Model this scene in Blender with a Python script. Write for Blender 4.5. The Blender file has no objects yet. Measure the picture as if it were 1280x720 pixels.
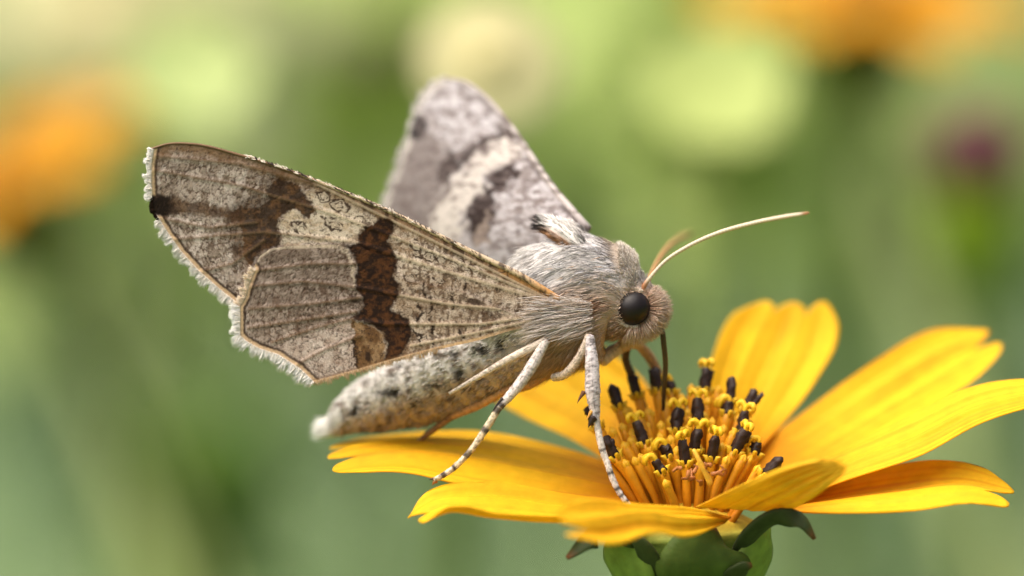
import bpy, math, random
import numpy as np
from mathutils import Vector

random.seed(7)
RNG = np.random.default_rng(11)
R = math.radians

# ------------------------------------------------------------------ camera, sky, sun, exposure
scene = bpy.context.scene
DIST = 220.0                       # mm from the lens to the moth
WIDE = 50.0                        # mm of the place that the frame spans at that distance
K = WIDE / 1280.0                  # mm per photograph pixel at that distance
PITCH = R(-12.0)
RIGHT = np.array([1.0, 0.0, 0.0])
FWD = np.array([0.0, math.cos(PITCH), math.sin(PITCH)])
UP = np.cross(RIGHT, FWD)
_off = DIST * FWD + (865 - 640) * K * RIGHT - (648 - 360) * K * UP
CAM = np.array([0.0, 0.0, 430.0]) - _off          # flower head sits 0.43 m above the ground

cam_data = bpy.data.cameras.new("camera")
cam = bpy.data.objects.new("camera", cam_data)
scene.collection.objects.link(cam)
cam.location = CAM * 0.001
cam.rotation_euler = (math.pi / 2 + PITCH, 0, 0)
cam_data.sensor_width = 36.0
cam_data.lens = 36.0 * DIST / WIDE
cam_data.clip_start = 0.005
cam_data.clip_end = 500.0
cam_data.dof.use_dof = True
cam_data.dof.focus_distance = (DIST - 2.0) * 0.001
cam_data.dof.aperture_fstop = cam_data.lens / 9.0
cam_data.dof.aperture_blades = 0
scene.camera = cam

SUN_EL, SUN_AZ = R(66), R(-100)      # high, to the left, spread wide by bright thin cloud
world = bpy.data.worlds.new("World")
scene.world = world
world.use_nodes = True
wn = world.node_tree
sky = wn.nodes.new('ShaderNodeTexSky')
sky.sky_type = 'NISHITA'
sky.sun_disc = False
sky.sun_elevation = SUN_EL
sky.sun_rotation = SUN_AZ
sky.air_density = 1.0
sky.dust_density = 10.0
sky.ozone_density = 0.0
bg = wn.nodes['Background']
bg.inputs['Strength'].default_value = 0.055
wn.links.new(sky.outputs[0], bg.inputs['Color'])

sun_data = bpy.data.lights.new("sun", 'SUN')
sun_data.energy = 1.5
sun_data.angle = R(85)
sun_data.color = (1.0, 0.965, 0.91)
sun = bpy.data.objects.new("sun", sun_data)
scene.collection.objects.link(sun)
sd = Vector((math.sin(SUN_AZ) * math.cos(SUN_EL), math.cos(SUN_AZ) * math.cos(SUN_EL), math.sin(SUN_EL)))
sun.rotation_euler = sd.to_track_quat('Z', 'Y').to_euler()

scene.view_settings.view_transform = 'Standard'
scene.view_settings.look = 'None'
scene.view_settings.exposure = 1.8
scene.view_settings.gamma = 1.0
scene.render.engine = 'CYCLES'
scene.cycles.use_denoising = True
scene.cycles.max_bounces = 8

# ------------------------------------------------------------------ helpers
def P(px, py, z):
    """photograph pixel + depth in mm behind the moth's plane -> world mm"""
    px = np.asarray(px, float); py = np.asarray(py, float); z = np.asarray(z, float)
    s = (DIST + z) / DIST
    a = ((px - 640) * K * s)[..., None] * RIGHT - ((py - 360) * K * s)[..., None] * UP
    return CAM + a + (DIST + z)[..., None] * FWD

def PP(pts):
    a = np.asarray(pts, float)
    return P(a[:, 0], a[:, 1], a[:, 2])

def unP(W):
    d = W - CAM
    z = d @ FWD
    return 640 + (d @ RIGHT) / K * DIST / z, 360 - (d @ UP) / K * DIST / z, z - DIST

def lin(c):
    c = np.asarray(c, float) / 255.0
    return np.where(c <= 0.04045, c / 12.92, ((c + 0.055) / 1.055) ** 2.4)

def sstep(a, b, x):
    t = np.clip((x - a) / (b - a), 0, 1)
    return t * t * (3 - 2 * t)

def mix(a, b, m):
    m = np.asarray(m)[..., None]
    return a * (1 - m) + b * m

def _h(ix, iy, seed):
    n = np.sin(ix * 127.1 + iy * 311.7 + seed * 74.7) * 43758.5453
    return n - np.floor(n)

def vnoise(x, y, seed=0):
    ix, iy = np.floor(x), np.floor(y)
    fx, fy = x - ix, y - iy
    fx = fx * fx * (3 - 2 * fx); fy = fy * fy * (3 - 2 * fy)
    a, b = _h(ix, iy, seed), _h(ix + 1, iy, seed)
    c, d = _h(ix, iy + 1, seed), _h(ix + 1, iy + 1, seed)
    return (a * (1 - fx) + b * fx) * (1 - fy) + (c * (1 - fx) + d * fx) * fy

def fbm(x, y, seed=0, o=3):
    s, a, t = 0, 1.0, 0
    for i in range(o):
        s = s + a * vnoise(x * 2 ** i, y * 2 ** i, seed + i * 13); t += a; a *= 0.55
    return s / t

def voro(x, y, seed=0):
    ix, iy = np.floor(x), np.floor(y)
    f1 = np.full(x.shape, 9.0); f2 = np.full(x.shape, 9.0); cid = np.zeros(x.shape)
    for dx in (-1, 0, 1):
        for dy in (-1, 0, 1):
            jx, jy = ix + dx, iy + dy
            d = np.hypot(jx + 0.1 + 0.8 * _h(jx, jy, seed) - x, jy + 0.1 + 0.8 * _h(jx, jy, seed + 5) - y)
            near = d < f1
            f2 = np.where(near, f1, np.minimum(f2, d))
            cid = np.where(near, _h(jx, jy, seed + 9), cid)
            f1 = np.where(near, d, f1)
    return f1, f2, cid

def seg_dist(px, py, pts):
    d = np.full(px.shape, 1e9)
    for (ax, ay), (bx, by) in zip(pts[:-1], pts[1:]):
        vx, vy = bx - ax, by - ay
        t = np.clip(((px - ax) * vx + (py - ay) * vy) / (vx * vx + vy * vy + 1e-9), 0, 1)
        d = np.minimum(d, np.hypot(px - ax - t * vx, py - ay - t * vy))
    return d

def poly(px, py, pts, soft=1.5):
    """soft mask of a closed outline"""
    ins = np.zeros(px.shape, bool)
    n = len(pts)
    for i in range(n):
        (x1, y1), (x2, y2) = pts[i], pts[(i + 1) % n]
        c = ((y1 > py) != (y2 > py)) & (px < (x2 - x1) * (py - y1) / ((y2 - y1) if y2 != y1 else 1e-9) + x1)
        ins ^= c
    d = seg_dist(px, py, list(pts) + [pts[0]])
    return sstep(-soft, soft, np.where(ins, d, -d))

def spline(pts, ts):
    """Catmull-Rom through pts, parameter by chord length"""
    p = np.asarray(pts, float)
    L = np.concatenate([[0], np.cumsum(np.linalg.norm(np.diff(p, axis=0), axis=1))])
    L = L / L[-1]
    m = np.gradient(p, L, axis=0) if len(p) > 2 else np.repeat((p[1] - p[0])[None], 2, 0)
    ts = np.asarray(ts, float)
    i = np.clip(np.searchsorted(L, ts, side='right') - 1, 0, len(p) - 2)
    h = (L[i + 1] - L[i])[..., None]
    t = ((ts - L[i]) / (L[i + 1] - L[i]))[..., None]
    t2, t3 = t * t, t * t * t
    return (2 * t3 - 3 * t2 + 1) * p[i] + (t3 - 2 * t2 + t) * h * m[i] + (-2 * t3 + 3 * t2) * p[i + 1] + (t3 - t2) * h * m[i + 1]

def pline(pts, ts):
    p = np.asarray(pts, float)
    L = np.concatenate([[0], np.cumsum(np.linalg.norm(np.diff(p, axis=0), axis=1))])
    L /= L[-1]
    return np.stack([np.interp(ts, L, p[:, k]) for k in range(p.shape[1])], -1)

def grid_tris(n, m, wrap=False):
    i, j = np.meshgrid(np.arange(n - 1), np.arange(m if wrap else m - 1), indexing='ij')
    j2 = (j + 1) % m
    a, b, c, d = i * m + j, (i + 1) * m + j, (i + 1) * m + j2, i * m + j2
    return np.concatenate([np.stack([a, b, c], -1).reshape(-1, 3), np.stack([a, c, d], -1).reshape(-1, 3)])

def norm(v):
    return v / (np.linalg.norm(v, axis=-1, keepdims=True) + 1e-12)

def mesh_data(name, V, T, cols=None, mat=None, smooth=True):
    V = np.asarray(V, np.float32); T = np.asarray(T, np.int32)
    me = bpy.data.meshes.new(name)
    me.vertices.add(len(V)); me.vertices.foreach_set('co', V.ravel())
    me.loops.add(T.size); me.loops.foreach_set('vertex_index', T.ravel())
    me.polygons.add(len(T))
    me.polygons.foreach_set('loop_start', np.arange(0, T.size, 3, dtype=np.int32))
    me.polygons.foreach_set('use_smooth', np.full(len(T), smooth))
    if cols is not None:
        ca = me.color_attributes.new('Col', 'FLOAT_COLOR', 'POINT')
        c4 = np.ones((len(V), 4), np.float32); c4[:, :3] = np.clip(cols, 0, 1)
        ca.data.foreach_set('color', c4.ravel())
    if mat: me.materials.append(mat)
    me.update(); me.validate()
    return me

def root_loc(o):
    while o.parent: o = o.parent
    return np.array(o.location) * 1000.0

def build(name, V, T, mat, parent=None, cols=None, smooth=True, kind=None):
    """V in world mm -> ONE mesh object (metres), local to its thing"""
    V = np.asarray(V, float)
    org = root_loc(parent) if parent else V.mean(0)
    o = bpy.data.objects.new(name, mesh_data(name, (V - org) * 0.001, T, cols, mat, smooth))
    scene.collection.objects.link(o)
    if parent: o.parent = parent
    else: o.location = org * 0.001
    if kind: o['kind'] = kind
    return o

def tag(o, label, cat, group=None):
    o['label'] = label; o['category'] = cat
    if group: o['group'] = group
    return o

def thing(name, loc_mm, label, cat, group=None):
    o = bpy.data.objects.new(name, None)
    o.empty_display_size = 0.003
    o.location = np.asarray(loc_mm) * 0.001
    scene.collection.objects.link(o)
    return tag(o, label, cat, group)

def tube(path, radii, sides=8, flat=1.0, ref=None):
    path = np.asarray(path, float); n = len(path)
    radii = np.broadcast_to(np.asarray(radii, float), (n,))
    T = norm(np.gradient(path, axis=0))
    ref = np.asarray(FWD if ref is None else ref, float)
    B = ref - (T @ ref)[:, None] * T
    bad = np.linalg.norm(B, axis=1) < 0.15
    if bad.any():
        B[bad] = np.cross(T[bad], UP)
    B = norm(B); N = np.cross(B, T)
    a = np.arange(sides) / sides * 2 * math.pi
    V = path[:, None] + radii[:, None, None] * (np.cos(a)[None, :, None] * N[:, None] + flat * np.sin(a)[None, :, None] * B[:, None])
    F = grid_tris(n, sides, True)
    V = V.reshape(-1, 3)
    V = np.vstack([V, path[0] - T[0] * radii[0] * 0.5, path[-1] + T[-1] * radii[-1] * 0.5])
    j = np.arange(sides); j2 = (j + 1) % sides
    c0, c1 = n * sides, n * sides + 1
    F = np.vstack([F, np.stack([np.full(sides, c0), j, j2], -1),
                   np.stack([np.full(sides, c1), (n - 1) * sides + j2, (n - 1) * sides + j], -1)])
    return V, F

def join(parts):
    Vs, Fs, Cs, o = [], [], [], 0
    for p in parts:
        Vs.append(p[0]); Fs.append(p[1] + o); o += len(p[0])
        if len(p) > 2: Cs.append(np.broadcast_to(p[2], p[0].shape))
    return np.vstack(Vs), np.vstack(Fs), (np.vstack(Cs) if Cs else None)

def strands(root, d, length, width, bend, c0, c1):
    """tapered three-sided hairs; all arrays per hair"""
    n = len(root)
    d = norm(d); length = np.broadcast_to(length, (n,)); width = np.broadcast_to(width, (n,))
    side = norm(np.cross(d, RNG.normal(size=(n, 3))))
    up2 = np.cross(d, side)
    V = np.zeros((n, 10, 3)); C = np.zeros((n, 10, 3))
    for r, (t, w) in enumerate(((0.0, 0.75), (0.35, 1.0), (0.72, 0.65))):
        c = root + d * (length * t)[:, None] + bend * (length * t * t)[:, None]
        for k in range(3):
            a = k * 2 * math.pi / 3
            V[:, r * 3 + k] = c + (side * math.cos(a) + up2 * math.sin(a)) * (width * w * 0.5)[:, None]
            C[:, r * 3 + k] = c0 * (1 - t) + c1 * t
    V[:, 9] = root + d * length[:, None] + bend * length[:, None]; C[:, 9] = c1
    tri = []
    for r in range(2):
        for k in range(3):
            a, b = r * 3 + k, r * 3 + (k + 1) % 3
            tri += [(a, b, b + 3), (a, b + 3, a + 3)]
    for k in range(3): tri.append((6 + k, 6 + (k + 1) % 3, 9))
    F = (np.arange(n) * 10)[:, None, None] + np.array(tri)[None]
    return V.reshape(-1, 3), F.reshape(-1, 3), C.reshape(-1, 3)

def ico(center, rx, sub=2, scale=(1, 1, 1)):
    n, m = 6 + 5 * sub, 8 + 6 * sub
    th = np.linspace(0.02, math.pi - 0.02, n)[:, None]; ph = np.linspace(0, 2 * math.pi, m, endpoint=False)[None]
    V = np.stack([np.sin(th) * np.cos(ph), np.sin(th) * np.sin(ph), np.cos(th) + 0 * ph], -1).reshape(-1, 3)
    return np.asarray(center) + V * rx * np.asarray(scale), grid_tris(n, m, True)

# ------------------------------------------------------------------ materials
def material(name, color=None, rough=0.6, spec=0.3, trans=0.0, bump=0.0, bscale=20000.0, vary=0.0, vscale=4000.0, sheen=0.0, stretch=None):
    m = bpy.data.materials.new(name); m.use_nodes = True
    nt = m.node_tree; N = nt.nodes; Lk = nt.links
    b = N['Principled BSDF']; out = N['Material Output']
    b.inputs['Roughness'].default_value = rough
    b.inputs['Specular IOR Level'].default_value = spec
    if sheen: b.inputs['Sheen Weight'].default_value = sheen
    tc = N.new('ShaderNodeTexCoord')
    src = tc.outputs['Object']
    if stretch:
        mp = N.new('ShaderNodeMapping'); mp.inputs['Scale'].default_value = stretch
        Lk.new(src, mp.inputs['Vector']); src = mp.outputs[0]
    if color is None:
        at = N.new('ShaderNodeAttribute'); at.attribute_name = 'Col'; col = at.outputs['Color']
    else:
        rg = N.new('ShaderNodeRGB'); rg.outputs[0].default_value = (*color, 1); col = rg.outputs[0]
    if vary:
        nz = N.new('ShaderNodeTexNoise'); nz.inputs['Scale'].default_value = vscale; nz.inputs['Detail'].default_value = 4
        Lk.new(src, nz.inputs['Vector'])
        mr = N.new('ShaderNodeMapRange'); mr.inputs[1].default_value = 0.3; mr.inputs[2].default_value = 0.7
        mr.inputs[3].default_value = 1 - vary; mr.inputs[4].default_value = 1 + vary
        Lk.new(nz.outputs[0], mr.inputs[0])
        mx = N.new('ShaderNodeMix'); mx.data_type = 'RGBA'; mx.blend_type = 'MULTIPLY'; mx.inputs[0].default_value = 1.0
        Lk.new(col, mx.inputs[6]); Lk.new(mr.outputs[0], mx.inputs[7]); col = mx.outputs[2]
    Lk.new(col, b.inputs['Base Color'])
    if bump:
        nb = N.new('ShaderNodeTexNoise'); nb.inputs['Scale'].default_value = bscale; nb.inputs['Detail'].default_value = 3
        Lk.new(src, nb.inputs['Vector'])
        bp = N.new('ShaderNodeBump'); bp.inputs['Strength'].default_value = bump; bp.inputs['Distance'].default_value = 0.5 / bscale
        Lk.new(nb.outputs[0], bp.inputs['Height']); Lk.new(bp.outputs[0], b.inputs['Normal'])
    if trans:
        t = N.new('ShaderNodeBsdfTranslucent'); Lk.new(col, t.inputs['Color'])
        ms = N.new('ShaderNodeMixShader'); ms.inputs[0].default_value = trans
        Lk.new(b.outputs[0], ms.inputs[1]); Lk.new(t.outputs[0], ms.inputs[2]); Lk.new(ms.outputs[0], out.inputs['Surface'])
    return m

M_wing = material('wing_scales', rough=0.75, spec=0.15, trans=0.22, bump=0.5, bscale=26000, vary=0.22, vscale=16000)
M_fur = material('moth_fur', rough=0.6, spec=0.25, trans=0.15)
M_fringe = material('fringe_scales', rough=0.7, spec=0.15, trans=0.5)
M_body = material('moth_body', rough=0.8, spec=0.1, bump=0.6, bscale=16000, vary=0.15, vscale=9000)
M_leg = material('leg_scales', rough=0.55, spec=0.3, bump=0.5, bscale=22000, vary=0.2, vscale=14000)
M_eye = material('moth_eye', tuple(lin((26, 20, 19))), rough=0.42, spec=0.25, bump=0.12, bscale=30000)
M_antenna = material('antenna', rough=0.6, spec=0.25)
M_probos = material('proboscis', tuple(lin((52, 32, 22))), rough=0.35, spec=0.5, vary=0.3, vscale=8000)
M_petal = material('yellow_petal', rough=0.62, spec=0.12, trans=0.42, bump=0.35, bscale=7000, vary=0.08, vscale=1400)
M_floret = material('floret', rough=0.45, spec=0.3, trans=0.2, bump=0.2, bscale=9000, vary=0.12, vscale=2500)
M_anther = material('anther', tuple(lin((44, 26, 17))), rough=0.55, spec=0.35, vary=0.4, vscale=5000, bump=0.4, bscale=9000)
M_green = material('bract', rough=0.62, spec=0.2, trans=0.1, bump=0.3, bscale=5000, vary=0.2, vscale=1500)
M_leaf = material('background_leaf', rough=0.55, spec=0.25, trans=0.35)
M_grass = material('meadow_grass', rough=0.6, spec=0.2, trans=0.35)
M_ground = material('soil_ground', tuple(lin((92, 112, 62))), rough=0.9, spec=0.1, vary=0.5, vscale=6, bump=0.5, bscale=60)

# ------------------------------------------------------------------ the ground
Vg = np.array([[-200000, -200000, 0], [200000, -200000, 0], [200000, 200000, 0], [-200000, 200000, 0]], float)
g = build('ground', Vg, np.array([[0, 1, 2], [0, 2, 3]]), M_ground, kind='structure')

# ------------------------------------------------------------------ the yellow flower
flower = thing('yellow_flower', (0, 0, 0), 'sharp yellow daisy-like flower with notched petals, the moth standing on it', 'flower')
YEL = np.array([0.84, 0.515, 0.017]); ORA = np.array([0.62, 0.24, 0.004]); PALE = np.array([0.84, 0.54, 0.03])

def petal(A, B, teeth=3, notch=0.07, camber=0.25, pleat=0.16, npl=3, seed=0, nt=64, ns=61, inner=ORA, outer=YEL, name='petal', parent=flower, base_t=0.45, greenback=0.0):
    t = np.linspace(0, 1, nt)[:, None]; s = np.linspace(0, 1, ns)[None]
    Ls = 1 - notch * (1 - np.abs(np.sin(math.pi * teeth * s)) ** 0.55) - 0.035 * (2 * np.abs(s - 0.5)) ** 4
    Ls = Ls - 0.02 * vnoise(s * 5, s * 0, seed)
    te = np.clip(t * Ls, 0, 1)
    a = spline(PP(A), te.ravel()).reshape(nt, ns, 3); b = spline(PP(B), te.ravel()).reshape(nt, ns, 3)
    V = a * (1 - s[..., None]) + b * s[..., None]
    nrm = norm(np.cross(np.gradient(V, axis=0), np.gradient(V, axis=1)))
    nrm[nrm @ UP < 0] *= -1
    prof = np.sin(math.pi * np.clip(te * 0.9 + 0.06, 0, 1)) ** 0.6
    V = V + nrm * ((camber * (0.5 - (2 * s - 1) ** 2) * prof) + pleat * np.cos(2 * math.pi * npl * (s + 0.02 * vnoise(te * 4, s * 2, seed))) * prof * (0.4 + 0.6 * te)
                   + 0.10 * (fbm(te * 3, s * 3, seed) - 0.5) + 0.022 * np.cos(2 * math.pi * 9 * s + seed) * prof)[..., None]
    st = fbm(s * 26 + seed, te * 1.5, seed, 3)
    m = np.clip(sstep(0.0, base_t, te) + 0.35 * (st - 0.5), 0, 1)
    C = mix(inner, outer, m)
    vein = sstep(0.62, 0.9, vnoise(s * 34, te * 1.2, seed + 3)) * 0.30
    C = C * (1 - vein[..., None] * np.array([0.25, 0.7, 0.8]))
    if greenback: C = mix(C, np.array([0.42, 0.40, 0.03]), greenback * sstep(0.35, 0.7, st))
    o = build(name, V.reshape(-1, 3), grid_tris(nt, ns), M_petal, parent, C.reshape(-1, 3))
    md = o.modifiers.new('thickness', 'SOLIDIFY'); md.thickness = 0.00006; md.offset = 0
    return o

# edge A / edge B from base to tip: (pixel x, pixel y, depth mm)
PETALS = [
    dict(A=[(800, 590, 4), (700, 556, 5), (600, 536, 6), (500, 540, 6), (405, 553, 6)],
         B=[(800, 634, -1.5), (700, 625, -2.2), (600, 609, -2.5), (500, 588, -2.5), (408, 594, -2.4)], teeth=3, notch=0.10, seed=1, camber=0.5),
    dict(A=[(800, 636, -1.5), (700, 624, -2), (600, 610, -2.5), (535, 620, -3), (500, 645, -3.4)],
         B=[(800, 652, -3.5), (700, 655, -6), (620, 650, -7), (565, 640, -7), (530, 655, -6.5)], teeth=2, notch=0.13, seed=2, camber=-0.5, pleat=0.2),
    dict(A=[(915, 646, -3), (860, 634, -5), (790, 630, -7), (730, 625, -10), (690, 634, -12)],
         B=[(905, 654, -4), (860, 672, -7), (815, 668, -10), (765, 682, -12.5), (704, 674, -14)], teeth=3, notch=0.16, seed=3, camber=0.3, pleat=0.30, npl=2, base_t=0.18),
    dict(A=[(870, 634, -4), (930, 604, -6), (990, 580, -7.5), (1052, 571, -9)],
         B=[(975, 640, -3), (1010, 625, -5.5), (1042, 603, -8), (1062, 584, -10)], teeth=2, notch=0.08, seed=4, camber=0.2, pleat=0.13, npl=5, greenback=0.05, base_t=0.15, outer=PALE, inner=PALE),
    dict(A=[(955, 632, 0), (1030, 608, 1), (1110, 590, 1), (1200, 583, 0), (1272, 604, -1)],
         B=[(975, 640, -3), (1050, 647, -5), (1140, 646, -5.5), (1215, 636, -5), (1262, 640, -4.5)], teeth=2, notch=0.13, seed=5, camber=-0.35, pleat=0.22, npl=2),
    dict(A=[(945, 610, 3), (1040, 566, 2), (1140, 518, 1.5), (1220, 482, 1), (1310, 470, 0)],
         B=[(960, 636, -1), (1060, 598, -2), (1150, 568, -2.2), (1230, 527, -2.2), (1318, 500, -2.5)], teeth=3, notch=0.06, seed=6, camber=0.35, pleat=0.14, npl=3),
    dict(A=[(930, 575, 6), (1010, 516, 8), (1090, 458, 10), (1160, 418, 12), (1232, 404, 13)],
         B=[(945, 625, 2), (1040, 582, 4), (1120, 538, 6), (1200, 492, 8), (1266, 436, 10)], teeth=2, notch=0.12, seed=7, camber=-0.3, pleat=0.10, npl=3),
    dict(A=[(880, 560, 5), (882, 490, 8), (893, 440, 10), (912, 402, 12), (938, 374, 13)],
         B=[(945, 570, 5), (985, 525, 8), (1022, 475, 10), (1044, 430, 12), (1050, 376, 13)], teeth=3, notch=0.07, seed=8, camber=-0.5, pleat=0.11, npl=3),
    dict(A=[(835, 540, 5), (805, 478, 9), (750, 436, 12), (680, 405, 15), (610, 395, 18)],
         B=[(790, 600, 4), (722, 556, 7), (655, 524, 10), (595, 486, 13), (560, 440, 17)], teeth=3, notch=0.07, seed=9, camber=-0.3, pleat=0.18, npl=3),
]
for p in PETALS: petal(**p)

# receptacle, bracts and stem
stem_top = P(862, 712, 0.5)
sp = np.array([stem_top + np.array([0, 0, -1.5]), stem_top * [1, 1, 0] + [1.5, 0, 300], stem_top * [1, 1, 0] + [-3, 4, 150], [4, 2, -5]])
sp = spline(sp, np.linspace(0, 1, 40))
Vs, Fs = tube(sp, np.linspace(1.5, 2.2, 40), 12)
build('stem', Vs, Fs, M_green, flower, np.broadcast_to(lin((104, 130, 58)) * 0.8, Vs.shape))
# cup
cup = np.array([P(862, 728, 0.5), P(862, 712, 0.5), P(861, 695, 0.5), P(861, 675, 0.5), P(860, 663, 0.5), P(860, 655, 0.5), P(860, 650, 0.5)])
Vc, Fc = tube(spline(cup, np.linspace(0, 1, 24)), np.interp(np.linspace(0, 1, 24), [0, .2, .5, .75, 1], [1.5, 2.7, 3.5, 3.7, 3.2]), 28, flat=0.95)
cx, cy, _ = unP(Vc)
Cc = mix(lin((120, 145, 62)) * 0.8, np.array([0.50, 0.30, 0.02]), sstep(690, 655, cy + 10 * vnoise(cx / 12, cy / 30, 2)))
build('receptacle', Vc, Fc, M_green, flower, Cc)

def bract(path, width, col, seed, curl=0.25):
    width = width * (0.72 if width < 1 else 1.0)
    p = spline(PP(path), np.linspace(0, 1, 18))
    t = np.linspace(0, 1, 18)
    w = width * (np.sin(math.pi * np.clip(0.28 + 0.70 * t, 0, 1)) ** 0.8)
    T = norm(np.gradient(p, axis=0))
    out = norm(p - (stem_top + (p - stem_top) @ np.array([0, 0, 1])[:, None] * 0 + np.array([0, 0, 1]) * ((p - stem_top)[:, 2:3])))
    S = norm(np.cross(T, out)); Nn = np.cross(S, T)
    s = np.linspace(-1, 1, 9)
    V = p[:, None] + S[:, None] * (w[:, None] * s)[..., None] + Nn[:, None] * (-curl * w[:, None] * s ** 2)[..., None]
    C = np.broadcast_to(col, V.shape) * (0.8 + 0.4 * fbm(np.repeat(t[:, None] * 3, 9, 1), s[None] * 6 + 0 * t[:, None], seed))[..., None]
    C = mix(C, lin((112, 70, 38)) * np.ones(3), np.repeat(sstep(0.9, 1.0, t)[:, None], 9, 1))
    o = build('bract', V.reshape(-1, 3), grid_tris(18, 9), M_green, flower, C.reshape(-1, 3))
    md = o.modifiers.new('thickness', 'SOLIDIFY'); md.thickness = 0.00018; md.offset = 0
DKG = lin((52, 62, 30)); MDG = lin((70, 88, 32)); LTG = lin((124, 148, 66))
for k, (path, w, col) in enumerate([
    ([(790, 690, -2.5), (765, 672, -4), (738, 674, -5), (709, 698, -5.5)], 0.9, DKG),
    ([(822, 722, -3.2), (812, 700, -3.8), (800, 680, -4.2), (785, 664, -4.2)], 0.75, DKG),
    ([(880, 735, -3.4), (882, 705, -4.1), (884, 680, -4.1), (890, 658, -3.6)], 2.3, MDG),
    ([(922, 698, -2.6), (940, 670, -3.4), (972, 648, -4.2), (1003, 652, -4.6), (1018, 674, -4.6)], 0.85, DKG),
    ([(905, 735, -3.0), (922, 716, -3.7), (932, 708, -4.0), (940, 706, -4.0)], 0.8, DKG),
    ([(790, 735, -2.2), (776, 700, -2.8), (768, 670, -2.8), (765, 650, -2.4)], 1.6, LTG),
    ([(935, 735, -1.6), (950, 700, -2), (958, 670, -2), (962, 648, -1.6)], 1.7, LTG),
    ([(830, 735, 4.0), (815, 700, 4.6), (805, 675, 4.8), (790, 655, 5.2)], 1.8, MDG),
    ([(900, 735, 4.0), (915, 700, 4.6), (925, 675, 4.8), (940, 655, 5.2)], 1.8, MDG)]):
    bract(path, w, col, k)

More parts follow.
